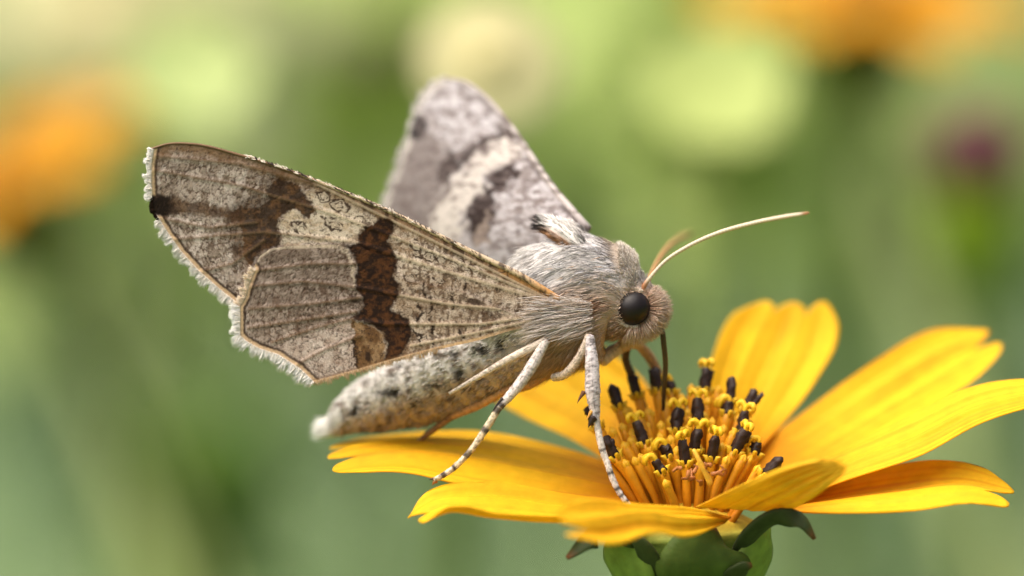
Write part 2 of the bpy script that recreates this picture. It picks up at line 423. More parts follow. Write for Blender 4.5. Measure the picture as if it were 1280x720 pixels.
# disc florets
def floret(tx, ty, z, kind, lean=0.0, length=105, seed=0, rad=0.30):
    """kind: 'open' anther tube with stigma, 'hook' bent over stigma, 'bud' closed, 'dark' anther only"""
    bx = 860 + (tx - 855) * 0.46; bz = 0.4 + (z - 0.4) * 0.75
    by = 658 - bz * 3.0
    a, b = P(bx, by, bz), P(tx, ty, z)
    mid = (a + b) / 2 + np.array([0, 0, 0.15]) + (b - a)[[0, 1, 2]] * 0 + RIGHT * lean
    p = spline(np.array([a, mid, b]), np.linspace(0, 1, 13))
    n = 13; t = np.linspace(0, 1, n)
    r = rad * (0.72 + 0.30 * t + 0.10 * np.sin(t * 9 + seed))
    if kind == 'bud': r[-3:] *= np.array([1.05, 0.95, 0.6])
    else: r[-2:] *= 1.18
    V, F = tube(p, r, 10)
    dirn = norm(p[-1] - p[-3])
    ang = np.tile(np.arange(10), n)
    C = mix(np.array([0.58, 0.19, 0.004]), np.array([0.74, 0.32, 0.010]), np.repeat(sstep(0.25, 1.0, t), 10))
    C = np.vstack([C, C[:1], C[-1:]])
    C = C * (0.86 + 0.28 * _h(np.array([seed * 1.7]), np.array([3.1]), 4))
    V[:len(ang)] += 0
    o = build('disc_floret', V, F, M_floret, flower, C)
    if kind in ('open', 'dark', 'hook'):
        # small corolla lobes round the mouth
        side = norm(np.cross(dirn, UP + 0.3 * RIGHT)); sid2 = np.cross(dirn, side)
        lobes = []
        for q in range(5):
            an = q * 2 * math.pi / 5 + seed
            rd = side * math.cos(an) + sid2 * math.sin(an)
            l0 = p[-1] + rd * rad * 1.0
            lp = np.array([l0 - dirn * 0.1, l0 + dirn * 0.16 + rd * 0.10, l0 + dirn * 0.2 + rd * 0.26])
            lobes.append(tube(lp, [0.13, 0.12, 0.03], 6))
        LV, LF, _ = join(lobes)
        build('lobe', LV, LF, M_floret, o, np.broadcast_to(np.array([0.82, 0.50, 0.02]), LV.shape))
        al = 1.3 if kind != 'hook' else 0.75
        tl = np.linspace(0, 1, 9)
        ap = p[-1] + dirn * (tl[:, None] * al - 0.12) + RIGHT * (0.12 * tl[:, None] ** 2 * math.sin(seed * 3))
        ar = rad * np.interp(tl, [0, .2, .8, 1], [0.85, 1.1, 1.05, 0.75])
        AV, AF = tube(ap, ar, 10)
        ring = np.arange(len(AV)) % 10
        cen = np.repeat(ap, 10, 0)
        AV[:90] = cen + (AV[:90] - cen) * (1 + 0.16 * ((np.arange(90) % 2) * 2 - 1))[:, None]
        pr = [(AV, AF)]
        if seed % 2 or kind == 'dark':           # the tube splits: a second, spreading prong
            ap2 = ap + (side * math.cos(seed) + RIGHT * (0.7 if seed % 3 else -0.7)) * (0.30 * tl[:, None] ** 1.3) - dirn * 0.12
            pr.append(tube(ap2, ar * 0.75, 8))
        AV, AF, _ = join(pr)
        AV = AV + RNG.normal(size=AV.shape) * 0.028
        build('anther', AV, AF, M_anther, o)
        top = ap[-1]
        if kind != 'dark':
            pc = []
            SC = np.array([0.85, 0.52, 0.02])
            for sg in (-1, 1):
                an = seed * 2.1
                rd = (side * math.cos(an) + sid2 * math.sin(an)) * sg
                if kind == 'open':
                    q = np.array([top - dirn * 0.1, top + dirn * 0.25 + rd * 0.08, top + dirn * 0.38 + rd * 0.30, top + dirn * 0.24 + rd * 0.46, top + dirn * 0.08 + rd * 0.44])
                else:
                    q = np.array([top - dirn * 0.2, top + dirn * 0.15, top + dirn * 0.25 - RIGHT * 0.22 + rd * 0.05, top + dirn * 0.05 - RIGHT * 0.48 + rd * 0.1, top - dirn * 0.25 - RIGHT * 0.55 + rd * 0.1])
                qs = spline(q, np.linspace(0, 1, 12))
                tv, tf = tube(qs, np.interp(np.linspace(0, 1, 12), [0, .4, .8, 1], [0.11, 0.15, 0.14, 0.08]), 7)
                tv = tv + RNG.normal(size=tv.shape) * 0.018
                pc.append((tv, tf))
            SV, SF, _ = join(pc)
            build('stigma', SV, SF, M_floret, o, np.broadcast_to(SC, SV.shape))
    elif kind == 'bud':
        side = norm(np.cross(dirn, UP + 0.3 * RIGHT)); sid2 = np.cross(dirn, side)
        pc = []
        for q in range(5):
            an = q * 2 * math.pi / 5 + seed
            rd = side * math.cos(an) + sid2 * math.sin(an)
            l0 = p[-1] + rd * rad * 0.40
            pc.append(tube(np.array([l0 - dirn * 0.35, l0 - dirn * 0.05 + rd * 0.02, l0 + dirn * 0.16 - rd * 0.10]), [0.10, 0.12, 0.04], 6))
        LV, LF, _ = join(pc)
        build('lobe', LV, LF, M_floret, o, np.broadcast_to(np.array([0.78, 0.42, 0.015]), LV.shape))

def fz(py): return np.interp(py, [455, 520, 615], [4.6, 1.2, -2.8])
FL = [(774, 510, 'dark'), (797, 496, 'dark'), (822, 490, 'dark'), (840, 492, 'hook'), (881, 490, 'open'), (912, 502, 'dark'), (932, 516, 'dark'),
      (926, 543, 'open'), (748, 535, 'dark'), (806, 556, 'open'), (770, 572, 'dark'), (828, 590, 'hook'), (846, 540, 'open'), (873, 528, 'open'),
      (890, 575, 'open'), (857, 580, 'open'), (918, 566, 'open'), (942, 568, 'hook'), (956, 596, 'dark'), (781, 578, 'bud'), (801, 571, 'bud'),
      (832, 603, 'bud'), (872, 522, 'bud'), (905, 512, 'bud'), (864, 484, 'bud'), (852, 496, 'bud'), (813, 515, 'bud'), (838, 548, 'bud'), (907, 560, 'bud'),
      (930, 572, 'bud'), (790, 540, 'bud'), (872, 556, 'bud'), (846, 562, 'bud'), (757, 575, 'bud'), (948, 585, 'bud'), (826, 530, 'bud'),
      (860, 515, 'bud'), (890, 526, 'bud'), (885, 500, 'bud'), (816, 568, 'bud'), (935, 545, 'bud'), (876, 506, 'bud'), (832, 506, 'bud'), (800, 520, 'bud'),
      (905, 535, 'bud'), (785, 512, 'bud'), (765, 538, 'bud'), (922, 522, 'bud'), (898, 486, 'bud'), (858, 540, 'bud'), (780, 556, 'bud'), ] + [(858 + 98 * math.cos(2.4 * q) * math.sqrt(q / 34.0), 548 + 58 * math.sin(2.4 * q) * math.sqrt(q / 34.0), 'hook' if q == 18 else 'bud') for q in range(2, 34) if 548 + 58 * math.sin(2.4 * q) * math.sqrt(q / 34.0) < 580] + [(868, 566, 'open'), (838, 572, 'hook')
      ]
for k, (x, y, kd) in enumerate(FL):
    floret(x, y, fz(y) + 0.25 * math.sin(k * 2.3), kd, lean=0.12 * math.sin(k * 1.9), seed=k + 1, rad=0.215 + 0.05 * random.random())
# dry crumpled scrap and pale curl among the florets
q = spline(PP([(888, 605, -2.9), (880, 588, -3.1), (872, 572, -3.2), (867, 562, -3.1)]), np.linspace(0, 1, 14))
V, F = tube(q, np.linspace(0.16, 0.1, 14), 7)
build('style_curl', V, F, M_floret, flower, np.broadcast_to(np.array([0.82, 0.48, 0.05]), V.shape))
pc = []
for k in range(9):
    c = P(866 + 9 * random.uniform(-1, 1) + (28 if k > 5 else 0), 594 + 6 * random.uniform(-1, 1), -3.3 + random.uniform(-.2, .2))
    q = c + np.cumsum(RNG.normal(size=(4, 3)) * 0.22, axis=0)
    pc.append(tube(spline(q, np.linspace(0, 1, 8)), np.linspace(0.12, 0.04, 8), 5, flat=0.4))
V, F, _ = join(pc)
build('dry_scrap', V, F, M_floret, flower, np.broadcast_to(lin((176, 112, 60)), V.shape))

# ------------------------------------------------------------------ the moth
moth = thing('moth', P(700, 480, 0), 'brown and grey patterned moth with raised wings sipping from the yellow flower', 'moth')

# ---- body: one continuous skin through abdomen, thorax and head
SPINE = np.array([
    # px, py, z, r_top, r_bottom (px), r_depth (px)
    (414, 535, 5.2, 6, 6, 6), (424, 529, 5.0, 16, 13, 15), (440, 519, 4.6, 28, 20, 26), (472, 507, 3.8, 40, 32, 37), (520, 489, 2.8, 46, 44, 44),
    (580, 466, 1.8, 50, 46, 48), (638, 440, 1.0, 54, 44, 48), (680, 410, 0.4, 78, 54, 52), (712, 385, 0.1, 90, 70, 56), (742, 372, 0, 80, 70, 55),
    (766, 372, 0, 62, 54, 48), (782, 378, 0, 45, 46, 42), (798, 382, 0, 38, 36, 37), (814, 384, 0, 27, 26, 28), (824, 385, 0, 14, 14, 16), (828, 385, 0, 4, 4, 5)])
def body_frame(u):
    c = spline(PP(SPINE[:, :3]), u)
    d = spline(PP(SPINE[:, :3]), np.clip(u + 0.004, 0, 1)) - spline(PP(SPINE[:, :3]), np.clip(u - 0.004, 0, 1))
    T = norm(d)
    p = PP(SPINE[:, :3]); L = np.concatenate([[0], np.cumsum(np.linalg.norm(np.diff(p, axis=0), axis=1))]); L /= L[-1]
    rt, rb, rd = [np.interp(u, L, SPINE[:, k]) * K for k in (3, 4, 5)]
    B = norm(-FWD - (T @ -FWD)[:, None] * T)       # towards the camera
    N = np.cross(T, B); N = np.where((N @ UP)[:, None] < 0, -N, N)
    return c, T, N, B, rt, rb, rd
def body_pt(u, v):
    c, T, N, B, rt, rb, rd = body_frame(u)
    cv, sv = np.cos(v), np.sin(v)
    r = np.where(cv > 0, rt, rb)
    w = c + N * (r * cv)[:, None] + B * (rd * sv)[:, None]
    n = norm(N * (cv / r)[:, None] + B * (sv / rd)[:, None])
    return w, n, T

SPOTS = [(603, 437, 10, 6), (573, 467, 7, 7), (628, 430, 4, 8), (490, 491, 14, 5), (520, 506, 5, 5), (446, 514, 5, 7), (545, 482, 7, 3), (568, 442, 5, 3), (500, 457, 3, 6)]
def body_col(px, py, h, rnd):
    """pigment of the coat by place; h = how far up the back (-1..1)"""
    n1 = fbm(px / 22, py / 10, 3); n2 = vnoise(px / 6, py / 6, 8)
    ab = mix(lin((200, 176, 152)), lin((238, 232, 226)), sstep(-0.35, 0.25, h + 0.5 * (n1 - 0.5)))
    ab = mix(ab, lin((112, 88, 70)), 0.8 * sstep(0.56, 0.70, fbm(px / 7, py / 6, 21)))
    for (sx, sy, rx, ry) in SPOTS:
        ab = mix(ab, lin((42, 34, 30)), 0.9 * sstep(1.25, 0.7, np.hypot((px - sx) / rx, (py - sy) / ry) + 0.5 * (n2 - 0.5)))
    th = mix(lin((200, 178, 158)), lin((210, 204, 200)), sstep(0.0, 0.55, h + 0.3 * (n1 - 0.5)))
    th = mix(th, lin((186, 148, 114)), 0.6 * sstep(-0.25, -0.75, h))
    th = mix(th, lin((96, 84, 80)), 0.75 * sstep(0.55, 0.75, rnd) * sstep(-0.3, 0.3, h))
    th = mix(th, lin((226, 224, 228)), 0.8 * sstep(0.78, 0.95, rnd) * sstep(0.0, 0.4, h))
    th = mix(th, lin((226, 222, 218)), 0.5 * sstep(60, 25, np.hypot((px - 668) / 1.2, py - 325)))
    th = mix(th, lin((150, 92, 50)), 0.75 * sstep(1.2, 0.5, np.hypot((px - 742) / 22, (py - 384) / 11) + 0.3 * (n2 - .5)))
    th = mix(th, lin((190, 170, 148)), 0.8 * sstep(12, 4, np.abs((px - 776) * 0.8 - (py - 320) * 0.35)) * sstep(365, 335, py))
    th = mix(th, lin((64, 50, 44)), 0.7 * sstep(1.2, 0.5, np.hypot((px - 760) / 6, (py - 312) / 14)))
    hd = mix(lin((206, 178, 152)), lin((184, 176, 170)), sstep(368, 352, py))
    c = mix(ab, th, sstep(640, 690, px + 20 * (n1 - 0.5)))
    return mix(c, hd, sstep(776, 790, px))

nu, nv = 150, 72
uu = np.repeat(np.linspace(0, 1, nu), nv); vv = np.tile(np.linspace(0, 2 * math.pi, nv, endpoint=False), nu)
W, Nn, _ = body_pt(uu, vv)
bx, by, _ = unP(W)
W = W + Nn * (0.10 * (fbm(bx / 14, by / 9 + vv, 5) - 0.5))[:, None]
segw = 0.045 * np.sin(uu * 2 * math.pi * 22) * (bx < 640)
W = W + Nn * segw[:, None]
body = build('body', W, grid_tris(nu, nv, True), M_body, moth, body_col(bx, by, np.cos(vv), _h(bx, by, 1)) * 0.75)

def coat(n, umin, umax, length, width, lift, name, jit=0.25, dens=None, sweep=0.0):
    u = RNG.uniform(umin, umax, n * 2); v = RNG.uniform(0, 2 * math.pi, n * 2)
    rt = body_frame(u)[4]
    keep = RNG.uniform(size=n * 2) < rt / rt.max()
    u, v = u[keep][:n], v[keep][:n]
    w, nn, T = body_pt(u, v)
    px, py, _ = unP(w)
    if name == 'thorax':                           # the wing root leaves this flank bare
        ok = ~((px < 700 + 16 * RNG.normal(size=len(px))) & (np.sin(v) > 0.25) & (np.cos(v) > -0.55) & (np.cos(v) < 0.42))
        u, v, w, nn, T, px, py = u[ok], v[ok], w[ok], nn[ok], T[ok], px[ok], py[ok]
    m = len(u)
    clump = np.stack([fbm(px / 16, py / 12 + v, 31 + k) - 0.5 for k in range(3)], -1) * 0.75
    d = -T + nn * (lift * RNG.uniform(0.6, 1.4, m))[:, None] + RNG.normal(size=(m, 3)) * jit + clump
    L = length(px, py, np.cos(v)) * RNG.uniform(0.6, 1.25, m)
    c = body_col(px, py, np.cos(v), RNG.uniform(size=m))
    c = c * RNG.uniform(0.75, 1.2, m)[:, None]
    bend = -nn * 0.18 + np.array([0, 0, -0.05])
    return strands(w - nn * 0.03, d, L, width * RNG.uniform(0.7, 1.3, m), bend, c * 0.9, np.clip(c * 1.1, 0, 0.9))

p = PP(SPINE[:, :3]); LU = np.concatenate([[0], np.cumsum(np.linalg.norm(np.diff(p, axis=0), axis=1))]); LU /= LU[-1]
def at_x(x): return float(np.interp(x, SPINE[:, 0], LU))
a = coat(34000, at_x(650), at_x(786), lambda x, y, h: 1.05 - 0.35 * sstep(740, 780, x), 0.03, 0.20, 'thorax', jit=0.12)
b = coat(20000, at_x(415), at_x(680), lambda x, y, h: 0.40 + 0.0 * x, 0.05, 0.26, 'abdomen', jit=0.3)
c = coat(2600, at_x(778), at_x(824), lambda x, y, h: 0.55 + 0.0 * x, 0.05, 0.9, 'head', jit=0.35)
r_ = coat(9000, at_x(735), at_x(790), lambda x, y, h: 0.75 - 0.2 * sstep(760, 790, x), 0.03, 0.5, 'ruff', jit=0.15)
a = join([a, r_])
for nm, s in (('thorax_fur', a), ('abdomen_scales', b), ('head_fur', c)):
    build(nm, s[0], s[1], M_fur, body, s[2], kind='stuff')

# tail tuft
n = 900
r0 = P(422, 532, 5.0) + RNG.normal(size=(n, 3)) * 0.17
s = strands(r0, norm(P(396, 536, 5.4) - P(424, 530, 5.0)) + RNG.normal(size=(n, 3)) * 0.14, RNG.uniform(0.7, 1.3, n), 0.07, np.array([0, 0, -0.05]),
            np.broadcast_to(lin((240, 234, 226)), (n, 3)), np.broadcast_to(lin((254, 252, 248)), (n, 3)))
build('tail_tuft', s[0], s[1], M_fur, body, s[2], kind='stuff')

# face brush: fans out round the lower and front side of the eye, both sides of the head
def face(sgn, n=4600):
    ang = RNG.uniform(R(-112), R(52), n)
    ring = RNG.uniform(12, 25, n)
    zc = sgn * RNG.uniform(0.25, 1.35, n)
    x0, y0 = 797 + ring * np.cos(ang), 385 - ring * np.sin(ang)
    root = P(x0, y0, zc * np.sqrt(np.clip(1.2 - (ring / 30) ** 2, 0.1, 1)))
    d = np.cos(ang)[:, None] * RIGHT + np.sin(ang)[:, None] * UP + FWD * (sgn * 0.35) + RNG.normal(size=(n, 3)) * 0.13
    L = (np.interp(np.degrees(ang), [-112, -80, -30, 10, 52], [26, 22, 20, 20, 14]) * K) * RNG.uniform(0.8, 1.2, n)
    k = RNG.uniform(size=n)
    c0 = mix(lin((140, 94, 66)), lin((214, 178, 150)), k)
    c1 = mix(lin((190, 150, 122)), lin((246, 232, 214)), k)
    return strands(root, d, L * 1.0, 0.032, RIGHT * 0.03, c0, c1)
s1, s2 = face(-1), face(1, 2000)
V, F, C = join([s1, s2])
build('face_brush', V, F, M_fur, body, C, kind='stuff')

# collar: upright pale hairs behind the head
n = 3000
u = RNG.uniform(at_x(764), at_x(789), n); v = RNG.normal(size=n) * 0.5
w, nn, T = body_pt(u, v)
k = RNG.uniform(size=n)
s = strands(w, nn * 1.0 - T * 0.35 + RNG.normal(size=(n, 3)) * 0.2, RNG.uniform(0.2, 0.45, n), 0.03, -T * 0.1, mix(lin((150, 132, 114)), lin((204, 194, 182)), k), mix(lin((196, 180, 160)), lin((236, 230, 222)), k))
build('collar', s[0], s[1], M_fur, body, s[2], kind='stuff')

# chest hairs hanging below
n = 5000
u = RNG.uniform(at_x(680), at_x(800), n); v = math.pi + RNG.normal(size=n) * 0.7
w, nn, T = body_pt(u, v)
k = RNG.uniform(size=n)
s = strands(w, -T * 0.9 + nn * 0.35 + RNG.normal(size=(n, 3)) * 0.2, RNG.uniform(0.4, 0.9, n), 0.032, np.array([0, 0, -0.1]), mix(lin((170, 130, 96)), lin((210, 176, 146)), k), mix(lin((196, 160, 128)), lin((228, 206, 182)), k))
build('chest_fur', s[0], s[1], M_fur, body, s[2], kind='stuff')

# shoulder tufts (tegulae): a long scale flap on the back
def tegula(path, rad, seed, n=900):
    q = spline(PP(path), np.linspace(0, 1, 16))
    V, F = tube(q, rad * np.sin(math.pi * np.linspace(0.12, 0.9, 16)) ** 0.6, 12, flat=0.6)
    x, y, _ = unP(V)
    def col(x, y, dn):
        c = mix(lin((222, 216, 210)), lin((140, 100, 64)), sstep(-0.05, 0.45, dn))
        c = mix(c, lin((48, 40, 40)), sstep(692, 678, x + 4 * vnoise(x / 3, y / 3)) )
        return mix(c, lin((52, 42, 40)), 0.8 * sstep(724, 734, x))
    T = norm(np.gradient(q, axis=0)); tn = np.repeat(T, 12, 0)
    cen = np.vstack([np.repeat(q, 12, 0), q[:1], q[-1:]])
    dn = -((V - cen) @ UP) / rad
    o = build('tegula', V, F, M_body, body, col(x, y, dn))
    i = RNG.integers(0, 16 * 12, n)
    root = V[i]; out = norm(root - cen[i]); k = RNG.uniform(0.75, 1.2, n)[:, None]
    cc = col(*unP(root)[:2], dn[i]) * k
    s = strands(root - out * 0.05, tn[i] + out * 0.25 + RNG.normal(size=(n, 3)) * 0.12, RNG.uniform(0.3, 0.75, n), 0.055, out * 0, cc * 0.9, cc)
    build('tegula_scales', s[0], s[1], M_fur, body, s[2], kind='stuff')
tegula([(736, 320, -0.6), (722, 307, -0.9), (704, 293, -0.8), (690, 284, -0.4), (676, 279, 0.0)], 0.48, 1)
tegula([(742, 306, 0.6), (726, 294, 0.5), (712, 286, 0.5), (698, 280, 0.8)], 0.30, 2, 500)

# eyes
for sgn in (-1, 1):
    c = P(791, 385, sgn * 1.3)
    V, F = ico(c, 0.84, 4)
    build('eye', V, F, M_eye, moth)
    n = 420                                        # pale ring of scales round the eye
    ang = RNG.uniform(R(60), R(285), n)
    rd = np.cos(ang)[:, None] * RIGHT + np.sin(ang)[:, None] * UP
    root = c + rd * 0.84 + FWD * (sgn * 0.16)
    k = RNG.uniform(size=n)
    s = strands(root, FWD * sgn * 0.15 + rd * 0.9 + RNG.normal(size=(n, 3)) * 0.15, RNG.uniform(0.10, 0.22, n), 0.05, rd * 0, mix(lin((222, 210, 192)), lin((176, 150, 124)), k), mix(lin((236, 228, 214)), lin((206, 182, 156)), k))
    build('eye_ring', s[0], s[1], M_fur, body, s[2], kind='stuff')

# antennae
def antenna(path, rad, base_col, tip_col, n=170):
    t = np.linspace(0, 1, n)
    q = spline(PP(path), t)
    r = rad * np.interp(t, [0, .03, .1, .5, .9, 1], [1.3, 1.2, .85, 1.0, .95, .55]) * (1 + 0.09 * np.sin(t * 2 * math.pi * 56))
    V, F = tube(q, r, 9)
    tt = np.concatenate([np.repeat(t, 9), [0, 1]])
    up = np.concatenate([np.tile(np.cos(np.arange(9) / 9 * 2 * math.pi), n), [0, 0]])
    C = mix(np.broadcast_to(base_col, V.shape), lin((150, 108, 76)) * np.ones(V.shape), 0.55 * sstep(0.75, 1.0, np.abs(up)) * (tt > 0.0))
    C = C * (0.88 + 0.14 * np.sin(tt * 2 * math.pi * 56 + 1))[:, None]
    C = mix(C, lin((172, 112, 70)) * np.ones(V.shape), sstep(0.09, 0.04, tt) * 0.9)
    C = mix(C, np.broadcast_to(tip_col, V.shape), sstep(0.95, 0.985, tt))
    build('antenna', V, F, M_antenna, moth, C)
antenna([(801, 366, -1.0), (806, 356, -1.15), (815, 344, -1.3), (832, 326, -1.5), (858, 309, -1.9), (895, 292, -2.6), (940, 279, -3.6), (985, 270, -4.8), (1011, 266, -5.4)], 0.105, lin((214, 200, 178)), lin((150, 104, 72)))
antenna([(803, 364, 0.9), (810, 350, 2.2), (820, 330, 4.5), (834, 310, 8), (850, 297, 12), (864, 291, 15)], 0.105, lin((186, 140, 92)), lin((150, 104, 66)))

# proboscis
q = spline(PP([(820, 404, -0.35), (826, 411, -0.3), (830, 432, -0.1), (832, 458, 0.2), (830.5, 480, 0.5), (829, 513, 1.1)]), np.linspace(0, 1, 60))
V, F = tube(q, np.interp(np.linspace(0, 1, 60), [0, .7, 1], [0.15, 0.125, 0.085]) * (1 + 0.04 * np.sin(np.arange(60) * 1.9)), 9)
build('proboscis', V, F, M_probos, moth)

# legs
def leg(segs, seed, spurs=(), fuzz=300, stripes=None):
    """segs: list of (path, radii px, colour, speckle)"""
    parts = []; hair = []
    for (path, rr, col, dark, spk) in segs:
        n = 90
        t = np.linspace(0, 1, n)
        q = spline(PP(path), t)
        r = np.interp(t, np.linspace(0, 1, len(rr)), rr) * K
        V, F = tube(q, r, 12)
        tt = np.concatenate([np.repeat(t, 12), [0, 1]])
        aa = np.concatenate([np.tile(np.arange(12), n), [0, 0]])
        x, y, _ = unP(V)
        nz = vnoise(tt * 60 + seed, aa * 0.9, seed)
        m = min(1.0, spk * 2.0) * sstep(0.58, 0.74, nz)
        if dark is not None:
            for (d0, d1) in dark: m = np.maximum(m, 0.92 * sstep(d0 - .015, d0 + .015, tt) * sstep(d1 + .015, d1 - .015, tt) * sstep(0.15, 0.5, vnoise(tt * 9, aa * 0.6, seed + 2) + 0.25))
        C = mix(lin(col) * (0.85 + 0.3 * vnoise(tt * 50, aa * 1.0, seed + 7))[:, None], lin((44, 34, 30)) * np.ones(V.shape), m)
        parts.append((V, F, C))
        i = RNG.integers(0, n * 12, fuzz)
        cen = np.repeat(q, 12, 0); T = np.repeat(norm(np.gradient(q, axis=0)), 12, 0)
        out = norm(V[i] - cen[i])
        hair.append(strands(V[i] - out * 0.01, T[i] + out * 0.35 + RNG.normal(size=(fuzz, 3)) * 0.1, RNG.uniform(0.08, 0.16, fuzz), 0.04, out * 0 - out * 0.2, C[i] * 0.95, np.clip(C[i] * 1.1, 0, .9)))
    for (p0, p1, w, col) in spurs:
        q = spline(np.array([P(*p0), (P(*p0) + P(*p1)) / 2 + UP * 0.03, P(*p1)]), np.linspace(0, 1, 10))
        V, F = tube(q, np.linspace(w, 0.03, 10) * K, 7)
        parts.append((V, F, np.broadcast_to(lin(col), V.shape)))
    V, F, C = join(parts)
    o = build('leg', V, F, M_leg, moth, C)
    V, F, C = join(hair)
    build('leg_scales', V, F, M_fur, o, C, kind='stuff')
GREY = (198, 186, 178); CREAM = (208, 190, 160); TAN = (196, 150, 104)
# middle leg
leg([([(562, 492, -1.0), (600, 470, -1.7), (640, 447, -2.2), (682, 426, -2.5)], [2, 3.5, 5, 5.5], (200, 184, 166), None, 0.22),
     ([(682, 426, -2.5), (668, 452, -2.7), (648, 482, -2.9), (624, 509, -3.0)], [5.5, 7, 6.5, 4.5], GREY, [(0.93, 1.0)], 0.25),
     ([(624, 509, -3.0), (608, 535, -3.0), (586, 566, -3.0), (562, 589, -2.95), (543, 600, -2.9)], [4.2, 4.4, 3.8, 3.6, 3.0], CREAM, [(0.0, 0.07), (0.24, 0.30), (0.53, 0.61), (0.74, 0.78), (0.86, 0.92)], 0.3)],
    1, spurs=[((545, 599, -2.9), (536, 600, -2.9), 3.4, (70, 44, 28)), ((545, 601, -2.9), (540, 607, -2.8), 3.4, (170, 96, 40)), ((628, 498, -3.1), (614, 516, -3.1), 2.5, (44, 34, 30))])
# front leg
leg([([(692, 472, -1.2), (706, 468, -1.8), (722, 450, -2.3), (737, 420, -2.6)], [5, 5.5, 5, 5], (202, 184, 166), None, 0.22),
     ([(737, 420, -2.6), (740, 455, -2.75), (741, 490, -2.8), (745, 522, -2.8)], [5.5, 8.5, 9.5, 5], (196, 186, 186), None, 0.35),
     ([(745, 522, -2.8), (750, 550, -2.8), (760, 582, -2.8), (772, 612, -2.8), (786, 632, -2.75)], [4, 4.2, 3.8, 3.6, 3.2], (214, 204, 196), [(0.33, 0.36), (0.58, 0.62), (0.76, 0.80), (0.85, 0.88), (0.93, 0.96)], 0.2)],
    2, spurs=[((730, 490, -2.8), (721, 505, -2.9), 3.4, (92, 58, 36)), ((742, 522, -2.9), (735, 535, -3.0), 6, (40, 28, 22)), ((740, 514, -2.9), (733, 526, -3.0), 3.0, (196, 140, 60)), ((784, 630, -2.75), (791, 634, -2.7), 3.0, (70, 50, 38))])
# far legs
leg([([(752, 450, 0.6), (772, 436, 1.2), (785, 432, 2.0)], [9, 8, 6], (206, 178, 146), None, 0.1),
     ([(785, 432, 2.0), (782, 448, 2.4), (790, 470, 2.8), (797, 486, 3.2)], [5, 5, 5, 4], (92, 66, 46), None, 0.3),
     ([(797, 486, 3.2), (802, 500, 3.3), (808, 514, 3.2)], [4, 4, 3], (70, 50, 36), None, 0.3)], 3, fuzz=120)
leg([([(778, 432, 1.0), (790, 428, 1.6), (800, 432, 2.2)], [8, 8, 6], (196, 160, 126), None, 0.1),
     ([(800, 432, 2.2), (813, 448, 3.0), (824, 468, 3.6), (832, 480, 4.0)], [6, 6.5, 6, 4], (176, 138, 104), None, 0.2),
     ([(832, 480, 4.0), (838, 496, 3.8), (842, 510, 3.4)], [4, 4, 3], (84, 60, 44), None, 0.3)], 4, fuzz=120)
# hind leg folded along the belly
leg([([(690, 462, 0.2), (660, 478, 0.1), (628, 490, 0.2)], [8, 9, 6], (180, 132, 84), None, 0.1),
     ([(628, 490, 0.2), (600, 505, 0.8), (566, 520, 1.4)], [5, 6, 4.5], (188, 140, 88), None, 0.2),
     ([(566, 520, 1.4), (545, 535, 2.2), (522, 552, 3.0)], [4, 4, 3], (150, 112, 74), None, 0.3)], 5, fuzz=120)

# ---- wings
def zw(px, py):
    d = np.hypot(px - 695, py - 380)
    return -2.25 - 0.0012 * d + 0.25 * np.sin(np.clip((py - 180) / 300, 0, 1) * math.pi) * sstep(0, 350, d)

def coons(c0, c1, d0, d1, n, m):
    """c0,c1 run base->margin, d0,d1 run from c0's side to c1's side"""
    s = np.linspace(0, 1, n); t = np.linspace(0, 1, m)
    a, b = c0(s)[:, None], c1(s)[:, None]; e, f = d0(t)[None], d1(t)[None]
    S, T = s[:, None, None], t[None, :, None]
    return (1 - T) * a + T * b + (1 - S) * e + S * f - ((1 - S) * (1 - T) * a[0, 0] + (1 - S) * T * b[0, 0] + S * (1 - T) * a[-1, 0] + S * T * b[-1, 0])

BAND = [(430, 307), (447, 304), (449, 292), (456, 282), (466, 280), (474, 272), (486, 272), (493, 281), (491, 292), (484, 302), (491, 311), (496, 323), (496, 336), (491, 345),
        (499, 354), (498, 370), (489, 387), (501, 391), (510, 399), (514, 412), (512, 427), (505, 440), (497, 450), (474, 458), (483, 440), (484, 430), (479, 418), (466, 407),
        (452, 402), (437, 399), (448, 391), (454, 381), (452, 372), (445, 364), (444, 350), (446, 333), (441, 318)]
TANP = [(437, 400), (452, 403), (466, 408), (478, 419), (483, 431), (476, 456), (447, 468), (444, 445), (441, 425), (444, 415)]
OUTB = [(345, 222), (375, 230), (380, 242), (392, 256), (394, 263), (384, 272), (379, 270), (366, 262), (357, 266), (347, 275), (344, 284), (352, 300), (350, 306), (340, 309),
        (325, 318), (314, 332), (306, 322), (302, 300), (300, 280), (290, 265), (300, 256), (320, 262), (335, 250), (332, 236)]
CREAMP = [(381, 240), (390, 236), (405, 237), (430, 250), (450, 256), (456, 275), (446, 295), (440, 305), (400, 308), (365, 310), (353, 306), (352, 290), (346, 280), (357, 272),
          (358, 266), (366, 263), (380, 273), (394, 266), (392, 256)]
PATCH = [(316, 338), (326, 321), (338, 312), (357, 310), (385, 309), (424, 310), (436, 319), (443, 340), (444, 362), (452, 374), (454, 382), (447, 392), (437, 398), (395, 410), (340, 428), (309, 418), (311, 385)]
FORE_EDGE = [(189, 186), (186, 205), (186, 228), (187, 246), (190, 266), (197, 276), (207, 292), (224, 316), (247, 341), (272, 363), (292, 379), (299, 383)]
HIND_EDGE = [(316, 336), (309, 352), (304, 370), (297, 382), (297, 400), (297, 420), (305, 428), (322, 438), (347, 446), (373, 463), (391, 480)]
